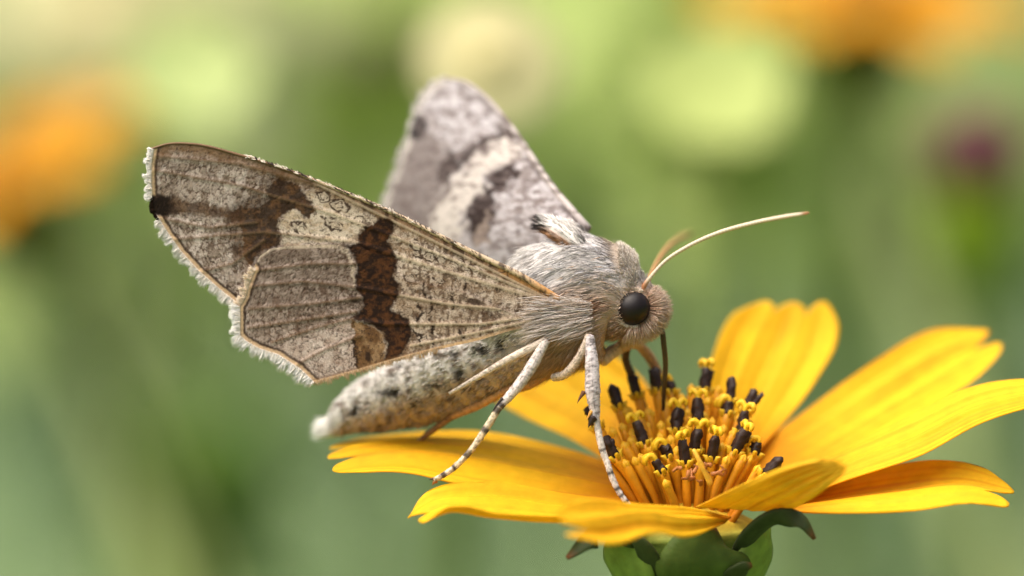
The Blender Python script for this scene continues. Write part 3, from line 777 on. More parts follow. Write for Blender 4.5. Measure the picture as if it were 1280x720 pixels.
RINGS = [(377, 287, 15, 8, 38), (417, 280, 15, 8, 28), (424, 257, 13, 9, 20), (520, 308, 11, 7, 50), (521, 317, 7, 5, 40), (512, 348, 8, 5, 20), (536, 322, 9, 6, 15), (551, 325, 7, 5, 20), (404, 246, 10, 7, 30), (447, 275, 9, 6, -30),
         (549, 350, 9, 5, 20), (592, 335, 7, 5, 20), (575, 328, 7, 4, 20)]
ZIG = [[(537, 372), (540, 382), (537, 394), (540, 410), (543, 425), (541, 432)], [(565, 370), (567, 385), (569, 398), (573, 410), (578, 420), (580, 424)],
       [(530, 352), (529, 362), (532, 372)], [(522, 382), (527, 392), (520, 400)], [(582, 348), (581, 362)], [(512, 412), (528, 420), (524, 432)]]
VEINS = [[(690, 376), (560, 322), (420, 268), (300, 232), (188, 212)], [(690, 376), (560, 340), (440, 302), (330, 290), (212, 300)], [(690, 378), (600, 352), (445, 303)],
         [(690, 376), (610, 335), (520, 290), (400, 232), (300, 205), (195, 195)], [(320, 278), (262, 285), (196, 272)], [(330, 300), (290, 330), (250, 340)]]
HVEINS = [[(690, 392), (600, 405), (480, 405), (437, 399), (395, 410), (340, 428)], [(690, 392), (560, 380), (452, 360), (380, 352), (314, 358)], [(452, 372), (390, 380), (312, 386)],
          [(445, 330), (390, 330), (320, 338)], [(450, 420), (410, 435), (372, 455)], [(690, 395), (600, 415), (514, 432)], [(445, 390), (380, 400), (310, 410)]]

def paint(px, py, hind):
    wx = px + 7.0 * (fbm(px / 8, py / 8, 40) - 0.5) + 4.0 * (fbm(px / 2.2, py / 2.2, 41, 2) - 0.5); wy = py + 7.0 * (fbm(px / 8, py / 8, 50) - 0.5) + 4.0 * (fbm(px / 2.2, py / 2.2, 51, 2) - 0.5)
    n_big = fbm(px / 40, py / 40, 60); n_sm = fbm(px / 3.2, py / 3.2, 61, 2); n_md = fbm(px / 10, py / 10, 62)
    rad = np.hypot(wx - 740, wy - 392); th = np.arctan2(wy - 392, wx - 740)
    f1, f2, cid = voro(rad / 6.6 + 2.2 * (fbm(px / 20, py / 20, 44) - .5), np.mod(th, 6.2832) * 52.0, 3)
    line = sstep(0.22, 0.03, f2 - f1) * sstep(0.25, 0.6, fbm(px / 7, py / 7, 45))
    stroke = sstep(0.60, 0.80, vnoise(rad / 3.4, np.mod(th, 6.2832) * 22, 46)) * sstep(.35, .6, fbm(px / 18, py / 18, 47))
    ff1, ff2, _ = voro(wx / 4.6, wy / 5.5, 7); fine = sstep(0.2, 0.03, ff2 - ff1)
    # ground colours
    outer = mix(lin((152, 136, 122)), lin((190, 176, 164)), sstep(0.25, 0.8, cid * 0.5 + n_big * 0.5))
    basal = mix(lin((180, 162, 140)), lin((212, 198, 180)), sstep(0.3, 0.7, n_md * 0.6 + n_big * 0.4))
    isout = sstep(-8, 8, (400 - px) + (py - 270) * 0.1) if not hind else sstep(-6, 6, 462 - px)
    C = mix(basal, outer, isout)
    C = mix(C, lin((78, 58, 44)), 0.9 * line * isout)
    C = mix(C, lin((82, 62, 46)), 0.8 * stroke * isout)
    C = mix(C, lin((216, 204, 194)), 0.6 * isout * sstep(.56, .76, fbm(rad / 9, np.mod(th, 6.2832) * 30, 48)))
    C = mix(C, lin((92, 72, 54)), 0.6 * sstep(0.62, 0.78, fbm(px / 6, py / 6, 71)) * isout)
    C = mix(C, lin((120, 94, 66)), 0.5 * fine * (1 - isout) * sstep(0.42, 0.6, fbm(px / 15, py / 12, 72)))
    C = mix(C, lin((74, 54, 38)), 0.75 * sstep(0.58, 0.70, fbm(px / 5, py / 5, 73)) * (1 - isout))
    C = mix(C, lin((84, 62, 44)), 0.8 * stroke * (1 - isout))
    C = mix(C, lin((110, 86, 62)), 0.6 * sstep(0.12, 0.02, np.abs(fbm(px / 9, py / 14, 49) - 0.5) * 2) * (1 - isout))
    # long soft streaks running out from the base
    C = mix(C, lin((150, 122, 92)), 0.5 * sstep(0.5, 0.75, fbm(np.mod(th, 6.2832) * 28, rad / 130, 74)) * (1 - isout))
    if not hind:
        C = mix(C, lin((214, 200, 180)), 0.9 * poly(wx, wy, CREAMP, 2.5))
        C = mix(C, lin((176, 150, 116)), 0.5 * poly(wx, wy, CREAMP, 2.5) * sstep(0.5, 0.7, fbm(px / 12, py / 6, 75)))
        # costal strip with dark ticks
        cd = seg_dist(px, py, COSTA)
        C = mix(C, lin((132, 100, 68)), 0.75 * sstep(20, 5, cd + 8 * (n_md - 0.5)))
        tick = sstep(0.45, 0.6, vnoise(px / 5.2, py * 0 + 2, 76)) * sstep(17, 7, cd + 12 * (vnoise(px / 7, py * 0, 77) - 0.5)) * sstep(360, 420, px)
        C = mix(C, lin((62, 44, 30)), 0.85 * tick)
        C = mix(C, lin((70, 46, 24)), 0.8 * sstep(3.0, 1.2, seg_dist(px, py, [(650, 354), (672, 368), (690, 380)])))
        C = mix(C, lin((190, 142, 84)), 0.7 * sstep(9, 3, seg_dist(px, py, [(630, 338), (660, 354), (692, 374)])))
        mb = poly(wx, wy, OUTB, 1.6)
        mb = np.maximum(mb, 0.75 * sstep(34, 10, np.hypot((px - 312) / 1.2, (py - 285) / 2.0) + 22 * (n_md - 0.5)))
        mb = np.maximum(mb, 0.55 * sstep(20, 6, seg_dist(px, py, [(345, 225), (335, 260), (312, 275)]) + 12 * (n_md - .5)))
        brown = mix(lin((50, 33, 18)), lin((92, 64, 38)), sstep(0.45, 0.72, fbm(px / 6, py / 6, 78)))
        C = mix(C, brown, 0.95 * mb)
        st = seg_dist(wx, wy, [(180, 257), (215, 257), (260, 262), (300, 272)])
        C = mix(C, mix(lin((74, 52, 34)), lin((104, 78, 54)), sstep(0.4, 0.7, n_md)), 0.85 * sstep(13, 6, st + 4 * (n_md - .5) + (px - 215) * 0.03))
        C = mix(C, lin((30, 20, 12)), sstep(15, 10, st) * sstep(226, 208, px + 10 * (n_md - 0.5)))
    else:
        mp = poly(wx, wy, PATCH, 1.6)
        pc = mix(lin((136, 121, 108)), lin((168, 153, 140)), sstep(0.3, 0.75, cid * 0.5 + n_md * 0.5))
        pc = mix(pc, lin((84, 62, 46)), 0.85 * line)
        pc = mix(pc, lin((88, 66, 50)), 0.65 * stroke)
        pc = mix(pc, lin((74, 54, 38)), 0.75 * sstep(0.56, 0.72, fbm(px / 6, py / 6, 81)) * sstep(360, 430, px + (py - 340) * 0.3))
        C = mix(C, pc, mp)
        low = poly(wx, wy, [(340, 430), (395, 412), (437, 402), (443, 425), (446, 450), (447, 470), (390, 480)], 2)
        C = mix(C, mix(lin((178, 160, 146)), lin((206, 192, 180)), sstep(.35, .7, n_md)), 0.75 * low * (1 - 0.6 * line))
        rim = [(314, 340), (325, 320), (338, 311), (357, 309), (385, 308), (424, 308)]
        C = mix(C, lin((212, 196, 174)), 0.85 * sstep(3.2, 1.2, seg_dist(px, py, rim)))
        C = mix(C, lin((204, 188, 166)), 0.8 * sstep(3.0, 1.0, seg_dist(wx, wy, [(424, 308), (436, 318), (442, 338), (443, 356)])))
        mt = poly(wx, wy, TANP, 1.5)
        C = mix(C, mix(lin((104, 76, 46)), lin((150, 122, 88)), sstep(.35, .7, n_md)), mt)
        C = mix(C, lin((40, 26, 16)), 0.9 * sstep(2.6, 1.0, seg_dist(wx, wy, [(441, 424), (444, 440), (447, 452), (448, 468)])))
        C = mix(C, lin((44, 30, 20)), 0.9 * sstep(1.3, .7, np.hypot((px - 460) / 4, (py - 446) / 6) + .4 * (n_sm - .5)))
        C = mix(C, lin((44, 30, 20)), 0.8 * sstep(1.3, .7, np.hypot((px - 444) / 7, (py - 375) / 5) + .4 * (n_sm - .5)))
        C = mix(C, lin((56, 40, 28)), 0.9 * sstep(1.3, .7, np.hypot((px - 593 - (py - 377)) / 9, (py - 377) / 5) + .4 * (n_sm - .5)))
    # the dark wavy band runs over both wings
    mB = poly(wx * 0.75 + px * 0.25, wy * 0.75 + py * 0.25, BAND, 2.4)
    rim = sstep(7, 1.5, seg_dist(px, py, BAND + BAND[:1]))
    band = mix(lin((84, 52, 26)), lin((40, 24, 13)), np.clip(0.75 * rim + sstep(.35, .65, fbm(px / 7, py / 5, 83)), 0, 1))
    band = mix(band, lin((96, 66, 38)), 0.5 * sstep(0.62, 0.8, fbm(px / 2.6, py / 2.2, 84)))
    band = mix(band, lin((30, 18, 10)), 0.5 * sstep(0.5, 0.75, fbm(rad / 2.2, np.mod(th, 6.2832) * 26, 89)))
    C = mix(C, band, mB)
    g1, g2, _ = voro(wx / 3.6 + 0.4, wy / 4.2, 17)
    C = mix(C, lin((74, 56, 44)), 0.5 * sstep(0.22, 0.04, g2 - g1) * (1 - mB) * sstep(.38, .6, fbm(px / 11, py / 9, 90)))
    C = mix(C, lin((52, 38, 30)), 0.7 * sstep(0.66, 0.78, fbm(px / 2.6, py / 2.6, 97, 2)) * (1 - mB))
    # ringed doodles and broken cross lines on the pale ground
    pale = (1 - mB)
    for (x0, y0, a, b, rot) in RINGS:
        c_, s_ = math.cos(R(rot)), math.sin(R(rot))
        u, v = ((px - x0) * c_ + (py - y0) * s_) / a, (-(px - x0) * s_ + (py - y0) * c_) / b
        rr = (np.abs(u) ** 1.3 + np.abs(v) ** 1.3) ** (1 / 1.3) + 1.0 * (fbm(px / 6 + x0, py / 6, 85) - 0.5)
        C = mix(C, lin((206, 192, 172)), 0.5 * sstep(0.95, 0.7, rr) * pale)
        C = mix(C, lin((58, 42, 32)), 0.95 * sstep(0.24, 0.08, np.abs(rr - 0.92)) * pale * sstep(.2, .45, vnoise(px / 5, py / 5, 86)))
        C = mix(C, lin((66, 50, 38)), 0.9 * sstep(0.14, 0.04, np.abs(rr - 0.45)) * pale * sstep(.3, .55, vnoise(px / 4, py / 4, 87)))
    for z in ZIG:
        C = mix(C, lin((40, 28, 20)), 0.95 * sstep(2.4, 0.9, seg_dist(wx, wy, z)) * sstep(.25, .5, vnoise(px / 5, py / 5, 88)) * pale)
    dv = np.full(px.shape, 99.0)
    for v in (HVEINS if hind else VEINS): dv = np.minimum(dv, seg_dist(px, py, v))
    C = mix(C, mix(lin((120, 96, 70)), lin((214, 196, 166)), 1 - isout), 0.5 * sstep(2.4, 0.8, dv) * pale)
    # margin: dark line then tan band
    e = seg_dist(px, py, HIND_EDGE if hind else FORE_EDGE)
    notstreak = 1.0 if hind else 1 - sstep(15, 11, seg_dist(px, py, [(176, 257), (215, 257)]))
    thin = 0.55 if hind else 1.0
    C = mix(C, lin((48, 30, 16)), 0.85 * sstep(12.0, 9.0, e + 1.5 * (n_sm - .5)) * notstreak)
    C = mix(C, lin((212, 182, 144)), 0.9 * sstep(8.5, 6.0, e + 2.0 * (n_sm - .5)) * notstreak)
    C = mix(C, lin((244, 234, 216)), 0.9 * sstep(5.0, 2.0, e) * notstreak)
    if hind:
        lo = seg_dist(px, py, HLOW)
        C = mix(C, lin((214, 180, 134)), 0.85 * sstep(4.5, 2.5, lo) * sstep(700, 560, px))
        C = mix(C, lin((110, 80, 50)), 0.5 * sstep(7, 5, lo) * (1 - sstep(4.5, 3, lo)) * sstep(600, 480, px))
    C = C * (0.82 + 0.46 * n_sm)[..., None] * np.array([0.78, 0.745, 0.735])
    relief = 0.05 * sstep(5, 0, dv) + 0.02 * (n_md - 0.5) - 0.02 * line * isout
    return C, relief

COSTA = [(698, 374), (650, 344), (600, 320), (540, 290), (480, 261), (420, 236), (360, 213), (300, 194), (240, 180), (210, 180), (189, 186)]
HLOW = [(391, 480), (447, 465), (480, 455), (520, 444), (560, 434), (600, 425), (640, 413), (690, 402)]
HTOP = [(690, 398), (655, 398), (620, 384), (580, 366), (540, 358), (505, 350), (475, 322), (445, 304), (425, 305), (385, 306), (357, 308), (338, 311), (325, 320), (316, 336)]

# near forewing
G = coons(lambda s: spline(COSTA, s), lambda s: spline([(694, 388), (600, 404), (480, 404), (380, 392), (299, 383)], s),
          lambda t: pline([(698, 374), (694, 388)], t), lambda t: pline(FORE_EDGE, t), 430, 170)
px, py = G[..., 0].ravel(), G[..., 1].ravel()
C, rel = paint(px, py, False)
fw = build('forewing', P(px, py, zw(px, py) - rel), grid_tris(430, 170), M_wing, moth, C)
# near hindwing, lying over the forewing's lower half
G = coons(lambda s: pline(HTOP, s), lambda s: spline(HLOW[::-1], s), lambda t: pline([(690, 398), (690, 402)], t), lambda t: pline(HIND_EDGE, t), 330, 150)
px, py = G[..., 0].ravel(), G[..., 1].ravel()
C, rel = paint(px, py, True)
hw = build('hindwing', P(px, py, zw(px, py) - 0.16 - rel), grid_tris(330, 150), M_wing, moth, C)

def fringe(edge, outdir, n, lmin, lmax, zoff, parent, c0, c1, ts=(0, 1), width=0.038, zf=zw, jit=0.13, name='fringe'):
    t = RNG.uniform(*ts, n)
    e = pline(edge, t); e2 = pline(edge, np.clip(t + 0.004, 0, 1)); e1 = pline(edge, np.clip(t - 0.004, 0, 1))
    d = norm(e2 - e1); o = np.stack([d[:, 1], -d[:, 0]], -1)
    o = np.where((o @ np.array(outdir))[:, None] < 0, -o, o)
    o = norm(o + 0.6 * (np.stack([vnoise(t * 60, t * 0, 91), vnoise(t * 60, t * 0, 92)], -1) - 0.5))
    root = P(e[:, 0] - o[:, 0] * 3, e[:, 1] - o[:, 1] * 3, zf(e[:, 0], e[:, 1]) + zoff + RNG.normal(size=n) * 0.03)
    dr = o[:, :1] * RIGHT - o[:, 1:] * UP + RNG.normal(size=(n, 3)) * jit
    k = RNG.uniform(size=n)
    L = RNG.uniform(lmin, lmax, n) * K * (0.45 + 1.1 * vnoise(t * 70, t * 0, 93))
    s = strands(root, dr, L, width, dr * 0, mix(lin(c0), lin(c1), k), lin(c1) * np.ones((n, 3)))
    build(name, s[0], s[1], M_fringe, parent, s[2], kind='stuff')
fringe(FORE_EDGE, (-1, 0.3), 2400, 5, 9, 0, fw, (244, 232, 214), (252, 250, 247), ts=(0, .27))
fringe(FORE_EDGE, (-1, 0.6), 4200, 6, 11, 0, fw, (244, 232, 214), (252, 250, 247), ts=(.38, 1))
fringe(FORE_EDGE, (-1, 0.1), 600, 4, 6, 0, fw, (60, 40, 26), (40, 28, 20), ts=(.255, .385), name='dark_fringe')
fringe(HIND_EDGE, (-1, 0.5), 5200, 7, 14, -0.16, hw, (246, 236, 220), (253, 252, 250), ts=(.25, 1))
fringe(HIND_EDGE, (-1, 0.2), 500, 6, 10, -0.16, hw, (230, 206, 172), (240, 228, 208), ts=(0, .25))
fringe(HLOW, (0, 1), 600, 3, 9, -0.16, hw, (214, 180, 134), (226, 206, 176), ts=(0, .55), width=0.04)
# costa: raised edge vein with bristly ticks
t = np.linspace(0, 1, 200); e = spline(COSTA, t)
V, F = tube(P(e[:, 0], e[:, 1], zw(e[:, 0], e[:, 1])), np.interp(t, [0, .3, .8, 1], [0.17, 0.11, 0.07, 0.05]), 8)
x, y, _ = unP(V)
tk = sstep(0.55, 0.7, vnoise(x / 2.6, y / 2.6, 95)) * 0.85
C = mix(mix(lin((176, 128, 72)), lin((190, 166, 136)), sstep(690, 640, x)), lin((58, 42, 32)) * np.ones(V.shape), tk * sstep(380, 440, x))
C = mix(C, lin((110, 82, 58)) * np.ones(V.shape), sstep(420, 360, x))
build('costal_vein', V, F, M_leg, fw, C)
n = 2200
t = RNG.uniform(0.03, 0.78, n); e = spline(COSTA, t)
tk = sstep(0.5, 0.62, vnoise(e[:, 0] / 4.6, e[:, 0] * 0, 95))
o = np.array([0.45, -0.9])
root = P(e[:, 0], e[:, 1], zw(e[:, 0], e[:, 1]) + RNG.normal(size=n) * 0.05)
cc = mix(lin((226, 214, 198)) * np.ones((n, 3)), lin((52, 40, 36)) * np.ones((n, 3)), tk)
s = strands(root, RIGHT * -0.7 + UP * 0.55 + RNG.normal(size=(n, 3)) * 0.25, RNG.uniform(0.12, 0.26, n), 0.05, RIGHT * 0, cc, cc)
build('costal_bristles', s[0], s[1], M_fur, fw, s[2], kind='stuff')
# pale hairs flowing from the thorax over the wing base
n = 1300
t = RNG.uniform(0, 1, n)
r0 = np.stack([RNG.uniform(672, 742, n), 380 + 32 * t + RNG.normal(size=n) * 5], -1)
k = RNG.uniform(size=n)
s = strands(P(r0[:, 0], r0[:, 1], -2.42 + 0.10 * RNG.normal(size=n)), RIGHT * -1 + UP * (0.10 - 0.45 * t)[:, None] - FWD * 0.06 + RNG.normal(size=(n, 3)) * 0.12, RNG.uniform(0.6, 1.5, n), 0.03, UP * -0.05 + FWD * 0.08,
            mix(lin((170, 144, 120)), lin((220, 212, 208)), k), mix(lin((190, 168, 146)), lin((232, 226, 222)), k))
build('wing_base_fur', s[0], s[1], M_fur, fw, s[2], kind='stuff')

# far wing
def zf(px, py): return 1.0 + 0.036 * np.hypot(px - 715, py - 300)
FC = [(736, 287), (716, 264), (692, 236), (670, 204), (650, 174), (630, 147), (606, 121), (583, 104), (556, 98)]
FO = [(556, 98), (537, 108), (522, 128), (516, 152), (505, 184), (493, 218), (482, 248), (468, 288), (456, 315)]
FI = [(700, 335), (620, 345), (540, 335), (456, 315)]
G = coons(lambda s: spline(FC, s), lambda s: spline(FI, s), lambda t: pline([(736, 287), (700, 335)], t), lambda t: spline(FO, t), 150, 130)
px, py = G[..., 0].ravel(), G[..., 1].ravel()
nm = fbm(px / 9, py / 9, 101); nb = fbm(px / 30, py / 30, 102)
wx, wy = px + 26 * (nm - .5), py + 26 * (fbm(px / 11, py / 11, 103) - .5)
C = mix(lin((188, 180, 178)), lin((212, 206, 206)), sstep(.3, .7, nm))
C = mix(C, lin((140, 126, 120)), 0.7 * sstep(.52, .66, fbm(px / 10, py / 6, 104)) * sstep(590, 640, px))
C = mix(C, lin((134, 122, 116)), 0.85 * poly(wx, wy, [(508, 160), (545, 165), (570, 205), (556, 255), (530, 300), (470, 300), (495, 200)], 8))
C = mix(C, lin((66, 54, 50)), 0.95 * poly(wx, wy, [(645, 148), (652, 165), (632, 176), (602, 192), (578, 208), (562, 228), (548, 215), (555, 196), (570, 190), (592, 180), (620, 164)], 5))
C = mix(C, lin((226, 216, 204)), 0.9 * poly(wx, wy, [(642, 170), (655, 182), (642, 200), (616, 215), (602, 235), (582, 268), (570, 300), (538, 300), (535, 270), (562, 230), (592, 196)], 5))
C = mix(C, lin((46, 30, 25)), 0.97 * poly(wx, wy, [(642, 200), (648, 210), (634, 226), (622, 245), (616, 270), (612, 300), (590, 305), (577, 288), (586, 265), (592, 245), (612, 230), (622, 214)], 4))
C = mix(C, lin((178, 160, 146)), 0.8 * poly(wx, wy, [(608, 262), (612, 300), (596, 308), (590, 290)], 4))
C = mix(C, lin((40, 34, 34)), 0.95 * sstep(1.3, .8, np.hypot((px - 519) / 15, (py - 158) / 16)))
e = seg_dist(px, py, FO)
C = mix(C, lin((226, 218, 206)), 0.8 * sstep(9, 5, e) * (1 - sstep(1.3, .9, np.hypot((px - 519) / 14, (py - 158) / 14))))
cd = seg_dist(px, py, FC)
C = mix(C, lin((92, 80, 78)), 0.7 * sstep(12, 5, cd) * sstep(.5, .65, vnoise(py / 6, py * 0, 105)))
C = mix(C, lin((120, 106, 102)), 0.7 * sstep(.5, .64, fbm(px / 8, py / 5, 107)))
C = C * (0.56 + 0.46 * fbm(px / 4, py / 4, 106))[:, None] * np.array([0.80, 0.80, 0.83])
fw2 = build('forewing', P(px, py, zf(px, py)), grid_tris(150, 130), M_wing, moth, C)
fringe(FO, (-1, 0), 1500, 4, 10, 0, fw2, (206, 198, 190), (234, 230, 224), zf=zf)
t = np.linspace(0, 1, 100); e = spline(FC, t)
V, F = tube(P(e[:, 0], e[:, 1], zf(e[:, 0], e[:, 1])), np.interp(t, [0, 1], [0.2, 0.07]), 8)
x, y, _ = unP(V)
build('costal_vein', V, F, M_leg, fw2, mix(lin((166, 156, 152)) * np.ones(V.shape), lin((96, 84, 80)) * np.ones(V.shape), sstep(.5, .62, vnoise(y / 5, y * 0, 96))))

# ------------------------------------------------------------------ the garden behind, far out of focus
def ground_under(p):
    q = np.array(p, float); q[2] = 0; return q

def leaf_set(center, spread, n, size, col, seed, wid=0.42, face=0.5):
    """n folded leaf blades in a loose ellipsoid; sizes in mm"""
    rg = np.random.default_rng(seed)
    c = np.asarray(center) + rg.normal(size=(n, 3)) * np.asarray(spread) * 0.55
    d = norm(rg.normal(size=(n, 3)) + np.array([0, 0, -0.1])); nr = norm(rg.normal(size=(n, 3)) * 0.7 + np.array([0, -face, 0.8]))
    sd_ = norm(np.cross(d, nr)); nr = np.cross(sd_, d)
    L = size * rg.uniform(0.7, 1.3, n)
    rows = [(0, .05), (.22, .75), (.5, 1), (.78, .66), (1, .03)]
    V = np.zeros((n, 15, 3))
    for i, (t, w) in enumerate(rows):
        for j, s in enumerate((-1, 0, 1)):
            V[:, i * 3 + j] = c + d * (L * (t - .5))[:, None] + sd_ * (L * wid * .5 * w * s)[:, None] - nr * (L * (0.10 * (1 - abs(s)) * w + 0.22 * t * t))[:, None]
    T = grid_tris(5, 3)
    F = (np.arange(n) * 15)[:, None, None] + T[None]
    C = np.asarray(col) * rg.uniform(0.75, 1.25, n)[:, None]
    return V.reshape(-1, 3), F.reshape(-1, 3), np.repeat(C, 15, 0)

def leafy(px, py, D, w_px, h_px, n, size, col, label, seed, name='leafy_plant', face=0.5):
    z = D - DIST
    c = P(px, py, z); sc = K * D / DIST
    base = ground_under(c) + np.array([random.uniform(-20, 20), 10, 0])
    o = thing(name, base, label, 'plant', 'blurred leafy plants in the background')
    V, F, C = leaf_set(c, (w_px * sc, 0.6 * (w_px + h_px) * sc * .5, h_px * sc), n, size, col, seed, face=face)
    build('foliage', V, F, M_leaf, o, C, kind='stuff')
    q = spline(np.array([base, base * .5 + c * .5 + np.array([6, 0, 0]), c]), np.linspace(0, 1, 16))
    V, F = tube(q, np.linspace(2.6, 1.2, 16), 7)
    build('stem', V, F, M_leaf, o, np.broadcast_to(np.asarray(col) * 0.8, V.shape))
    return o

YG = np.array([0.56, 0.66, 0.25]); PG = np.array([0.74, 0.74, 0.46]); MG = np.array([0.34, 0.45, 0.25]); TG = np.array([0.20, 0.34, 0.24]); DG = np.array([0.06, 0.12, 0.02])  # sunlit and shaded patches of the garden are put into these leaf tints
leafy(130, 20, 700, 150, 90, 140, 28, PG, 'pale cream green blurred foliage above the left orange flower', 201)
leafy(330, 150, 900, 260, 190, 420, 40, YG, 'bright yellow green blurred foliage behind the raised wing tip', 202)
leafy(890, 120, 620, 130, 110, 150, 26, YG * 0.95, 'yellow green blurred leaves under the top orange flower, left of its stem', 203)
leafy(1180, 90, 900, 130, 100, 150, 34, np.array([0.28, 0.40, 0.16]), 'pale green blurred foliage between the top orange flower and the purple bud', 204)
leafy(1130, 230, 800, 150, 120, 170, 32, np.array([0.36, 0.46, 0.17]), 'light green blurred foliage left of the purple bud', 209)
leafy(720, 60, 1000, 220, 160, 300, 40, np.array([0.36, 0.48, 0.16]), 'soft green blurred foliage between the added cream blossom and the top orange flower', 210)
leafy(190, 370, 1000, 230, 130, 300, 40, MG * 1.2, 'mid green blurred foliage below the left orange flower', 205)
leafy(980, 320, 1100, 260, 150, 300, 42, MG, 'mid green blurred foliage behind the long antenna', 206)
leafy(1180, 560, 900, 170, 160, 170, 36, MG * 0.95, 'green blurred foliage behind the right petals', 207)
leafy(250, 640, 600, 45, 80, 150, 16, np.array([0.13, 0.24, 0.03]), 'dark saturated green blurred leaves right of the broad yellow green blade', 211)
leafy(350, 600, 1000, 260, 130, 200, 40, TG * 0.85, 'blue green blurred foliage under the left petals', 208)

# meadow: uncountable blades
def blades(n, seed):
    rg = np.random.default_rng(seed)
    D = 700 + 4800 * rg.uniform(size=n) ** 1.4
    x = rg.uniform(-0.30, 0.30, n) * (D + 400)
    y = CAM[1] + D
    h = rg.uniform(130, 330, n) * (0.8 + 0.4 * vnoise(x / 150, y / 150, 5))
    lean = rg.normal(size=(n, 2)) * 0.28
    w = rg.uniform(3.5, 8, n)
    ang = rg.uniform(0, math.pi, n)
    sd_ = np.stack([np.cos(ang), np.sin(ang), 0 * ang], -1)
    V = np.zeros((n, 7, 3))
    b = np.stack([x, y, 0 * x - 3], -1)
    for i, (t, ww) in enumerate(((0, 1), (.4, .9), (.75, .6))):
        c = b + np.stack([lean[:, 0] * h * t * t, lean[:, 1] * h * t * t, h * t], -1)
        V[:, i * 2] = c - sd_ * (w * ww * .5)[:, None]; V[:, i * 2 + 1] = c + sd_ * (w * ww * .5)[:, None]
    V[:, 6] = b + np.stack([lean[:, 0] * h, lean[:, 1] * h, h], -1)
    tri = np.array([(0, 1, 3), (0, 3, 2), (2, 3, 5), (2, 5, 4), (4, 5, 6)])
    F = (np.arange(n) * 7)[:, None, None] + tri[None]
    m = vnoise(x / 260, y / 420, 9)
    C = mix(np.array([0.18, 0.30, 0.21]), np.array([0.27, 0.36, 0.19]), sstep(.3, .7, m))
    C = mix(C, mix(np.array([0.40, 0.52, 0.26]), np.array([0.52, 0.60, 0.30]), m), sstep(1500, 2600, D)) * rg.uniform(.7, 1.3, n)[:, None]  # distant blades painted brighter, a sunlit look put into their colour
    return V.reshape(-1, 3), F.reshape(-1, 3), np.repeat(C, 7, 0)
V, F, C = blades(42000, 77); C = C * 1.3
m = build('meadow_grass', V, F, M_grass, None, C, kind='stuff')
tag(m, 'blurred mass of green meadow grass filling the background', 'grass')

# two orange flowers far behind, seen side on
def far_flower(px, py, D, tilt, yaw, label, seed, back=0.16):
    c = P(px, py, D - DIST)
    base = ground_under(c) + np.array([8, 12, 0])
    o = thing('orange_flower', base, label, 'flower', 'orange flowers out of focus behind the moth')
    rg = np.random.default_rng(seed)
    ax = norm(np.array([math.sin(tilt), back, math.cos(tilt)]))
    e1 = norm(np.cross(ax, np.array([0, 1, 0]))); e2 = np.cross(ax, e1)
    for k in range(9):
        a = k * 2 * math.pi / 9 + yaw
        rd = e1 * math.cos(a) + e2 * math.sin(a); sdv = np.cross(ax, rd)
        t = np.linspace(0, 1, 14)[:, None]; s = np.linspace(-1, 1, 7)[None]
        w = 4.3 * np.sin(math.pi * np.clip(.12 + .78 * t, 0, 1)) ** .7
        V = c + rd * (3 + 14.5 * t)[..., None] + sdv * (w * s)[..., None] + ax * (1.6 * t - 2.8 * t * t * rg.uniform(.3, 1.2) + .5 * s ** 2)[..., None]
        C = mix(np.array([0.58, 0.24, 0.008]), np.array([0.70, 0.36, 0.02]), (t + 0 * s))
        pt = build('petal', V.reshape(-1, 3), grid_tris(14, 7), M_petal, o, C.reshape(-1, 3))
        md = pt.modifiers.new('thickness', 'SOLIDIFY'); md.thickness = 0.00015
    dv = []
    for k in range(60):
        a = k * 2.4; r = 3.6 * math.sqrt(k / 60)
        p0 = c + (e1 * math.cos(a) + e2 * math.sin(a)) * r
        dv.append(tube(np.array([p0, p0 + ax * 1.6, p0 + ax * 3.2]), [.35, .4, .25], 6))
    V, F, _ = join(dv)
    build('disc', V, F, M_floret, o, np.broadcast_to(np.array([0.5, 0.2, 0.008]), V.shape))
    q = np.array([c + ax * 0.3, c - ax * 3, c - ax * 6.5, c - ax * 10, c - ax * 13])
    V, F = tube(q, [5.2, 6.0, 5.6, 3.2, 1.4], 16)
    build('calyx', V, F, M_green, o, np.broadcast_to(np.array([0.075, 0.085, 0.012]), V.shape))
    q = spline(np.array([c - ax * 8, c - ax * 40 + [0, 0, -10], base * .6 + c * .4 + [0, 4, -40], base]), np.linspace(0, 1, 24))
    V, F = tube(q, np.linspace(1.3, 2.0, 24), 8)
    build('stem', V, F, M_green, o, np.broadcast_to(np.array([0.10, 0.14, 0.03]), V.shape))
far_flower(-12, 222, 455, R(-30), 0.2, 'blurred orange flower beside the tip of the brown raised wing', 301, back=-0.10)
far_flower(1085, -8, 440, R(4), 0.5, 'blurred orange flower with a brown green calyx above the purple bud', 302, back=-0.06)

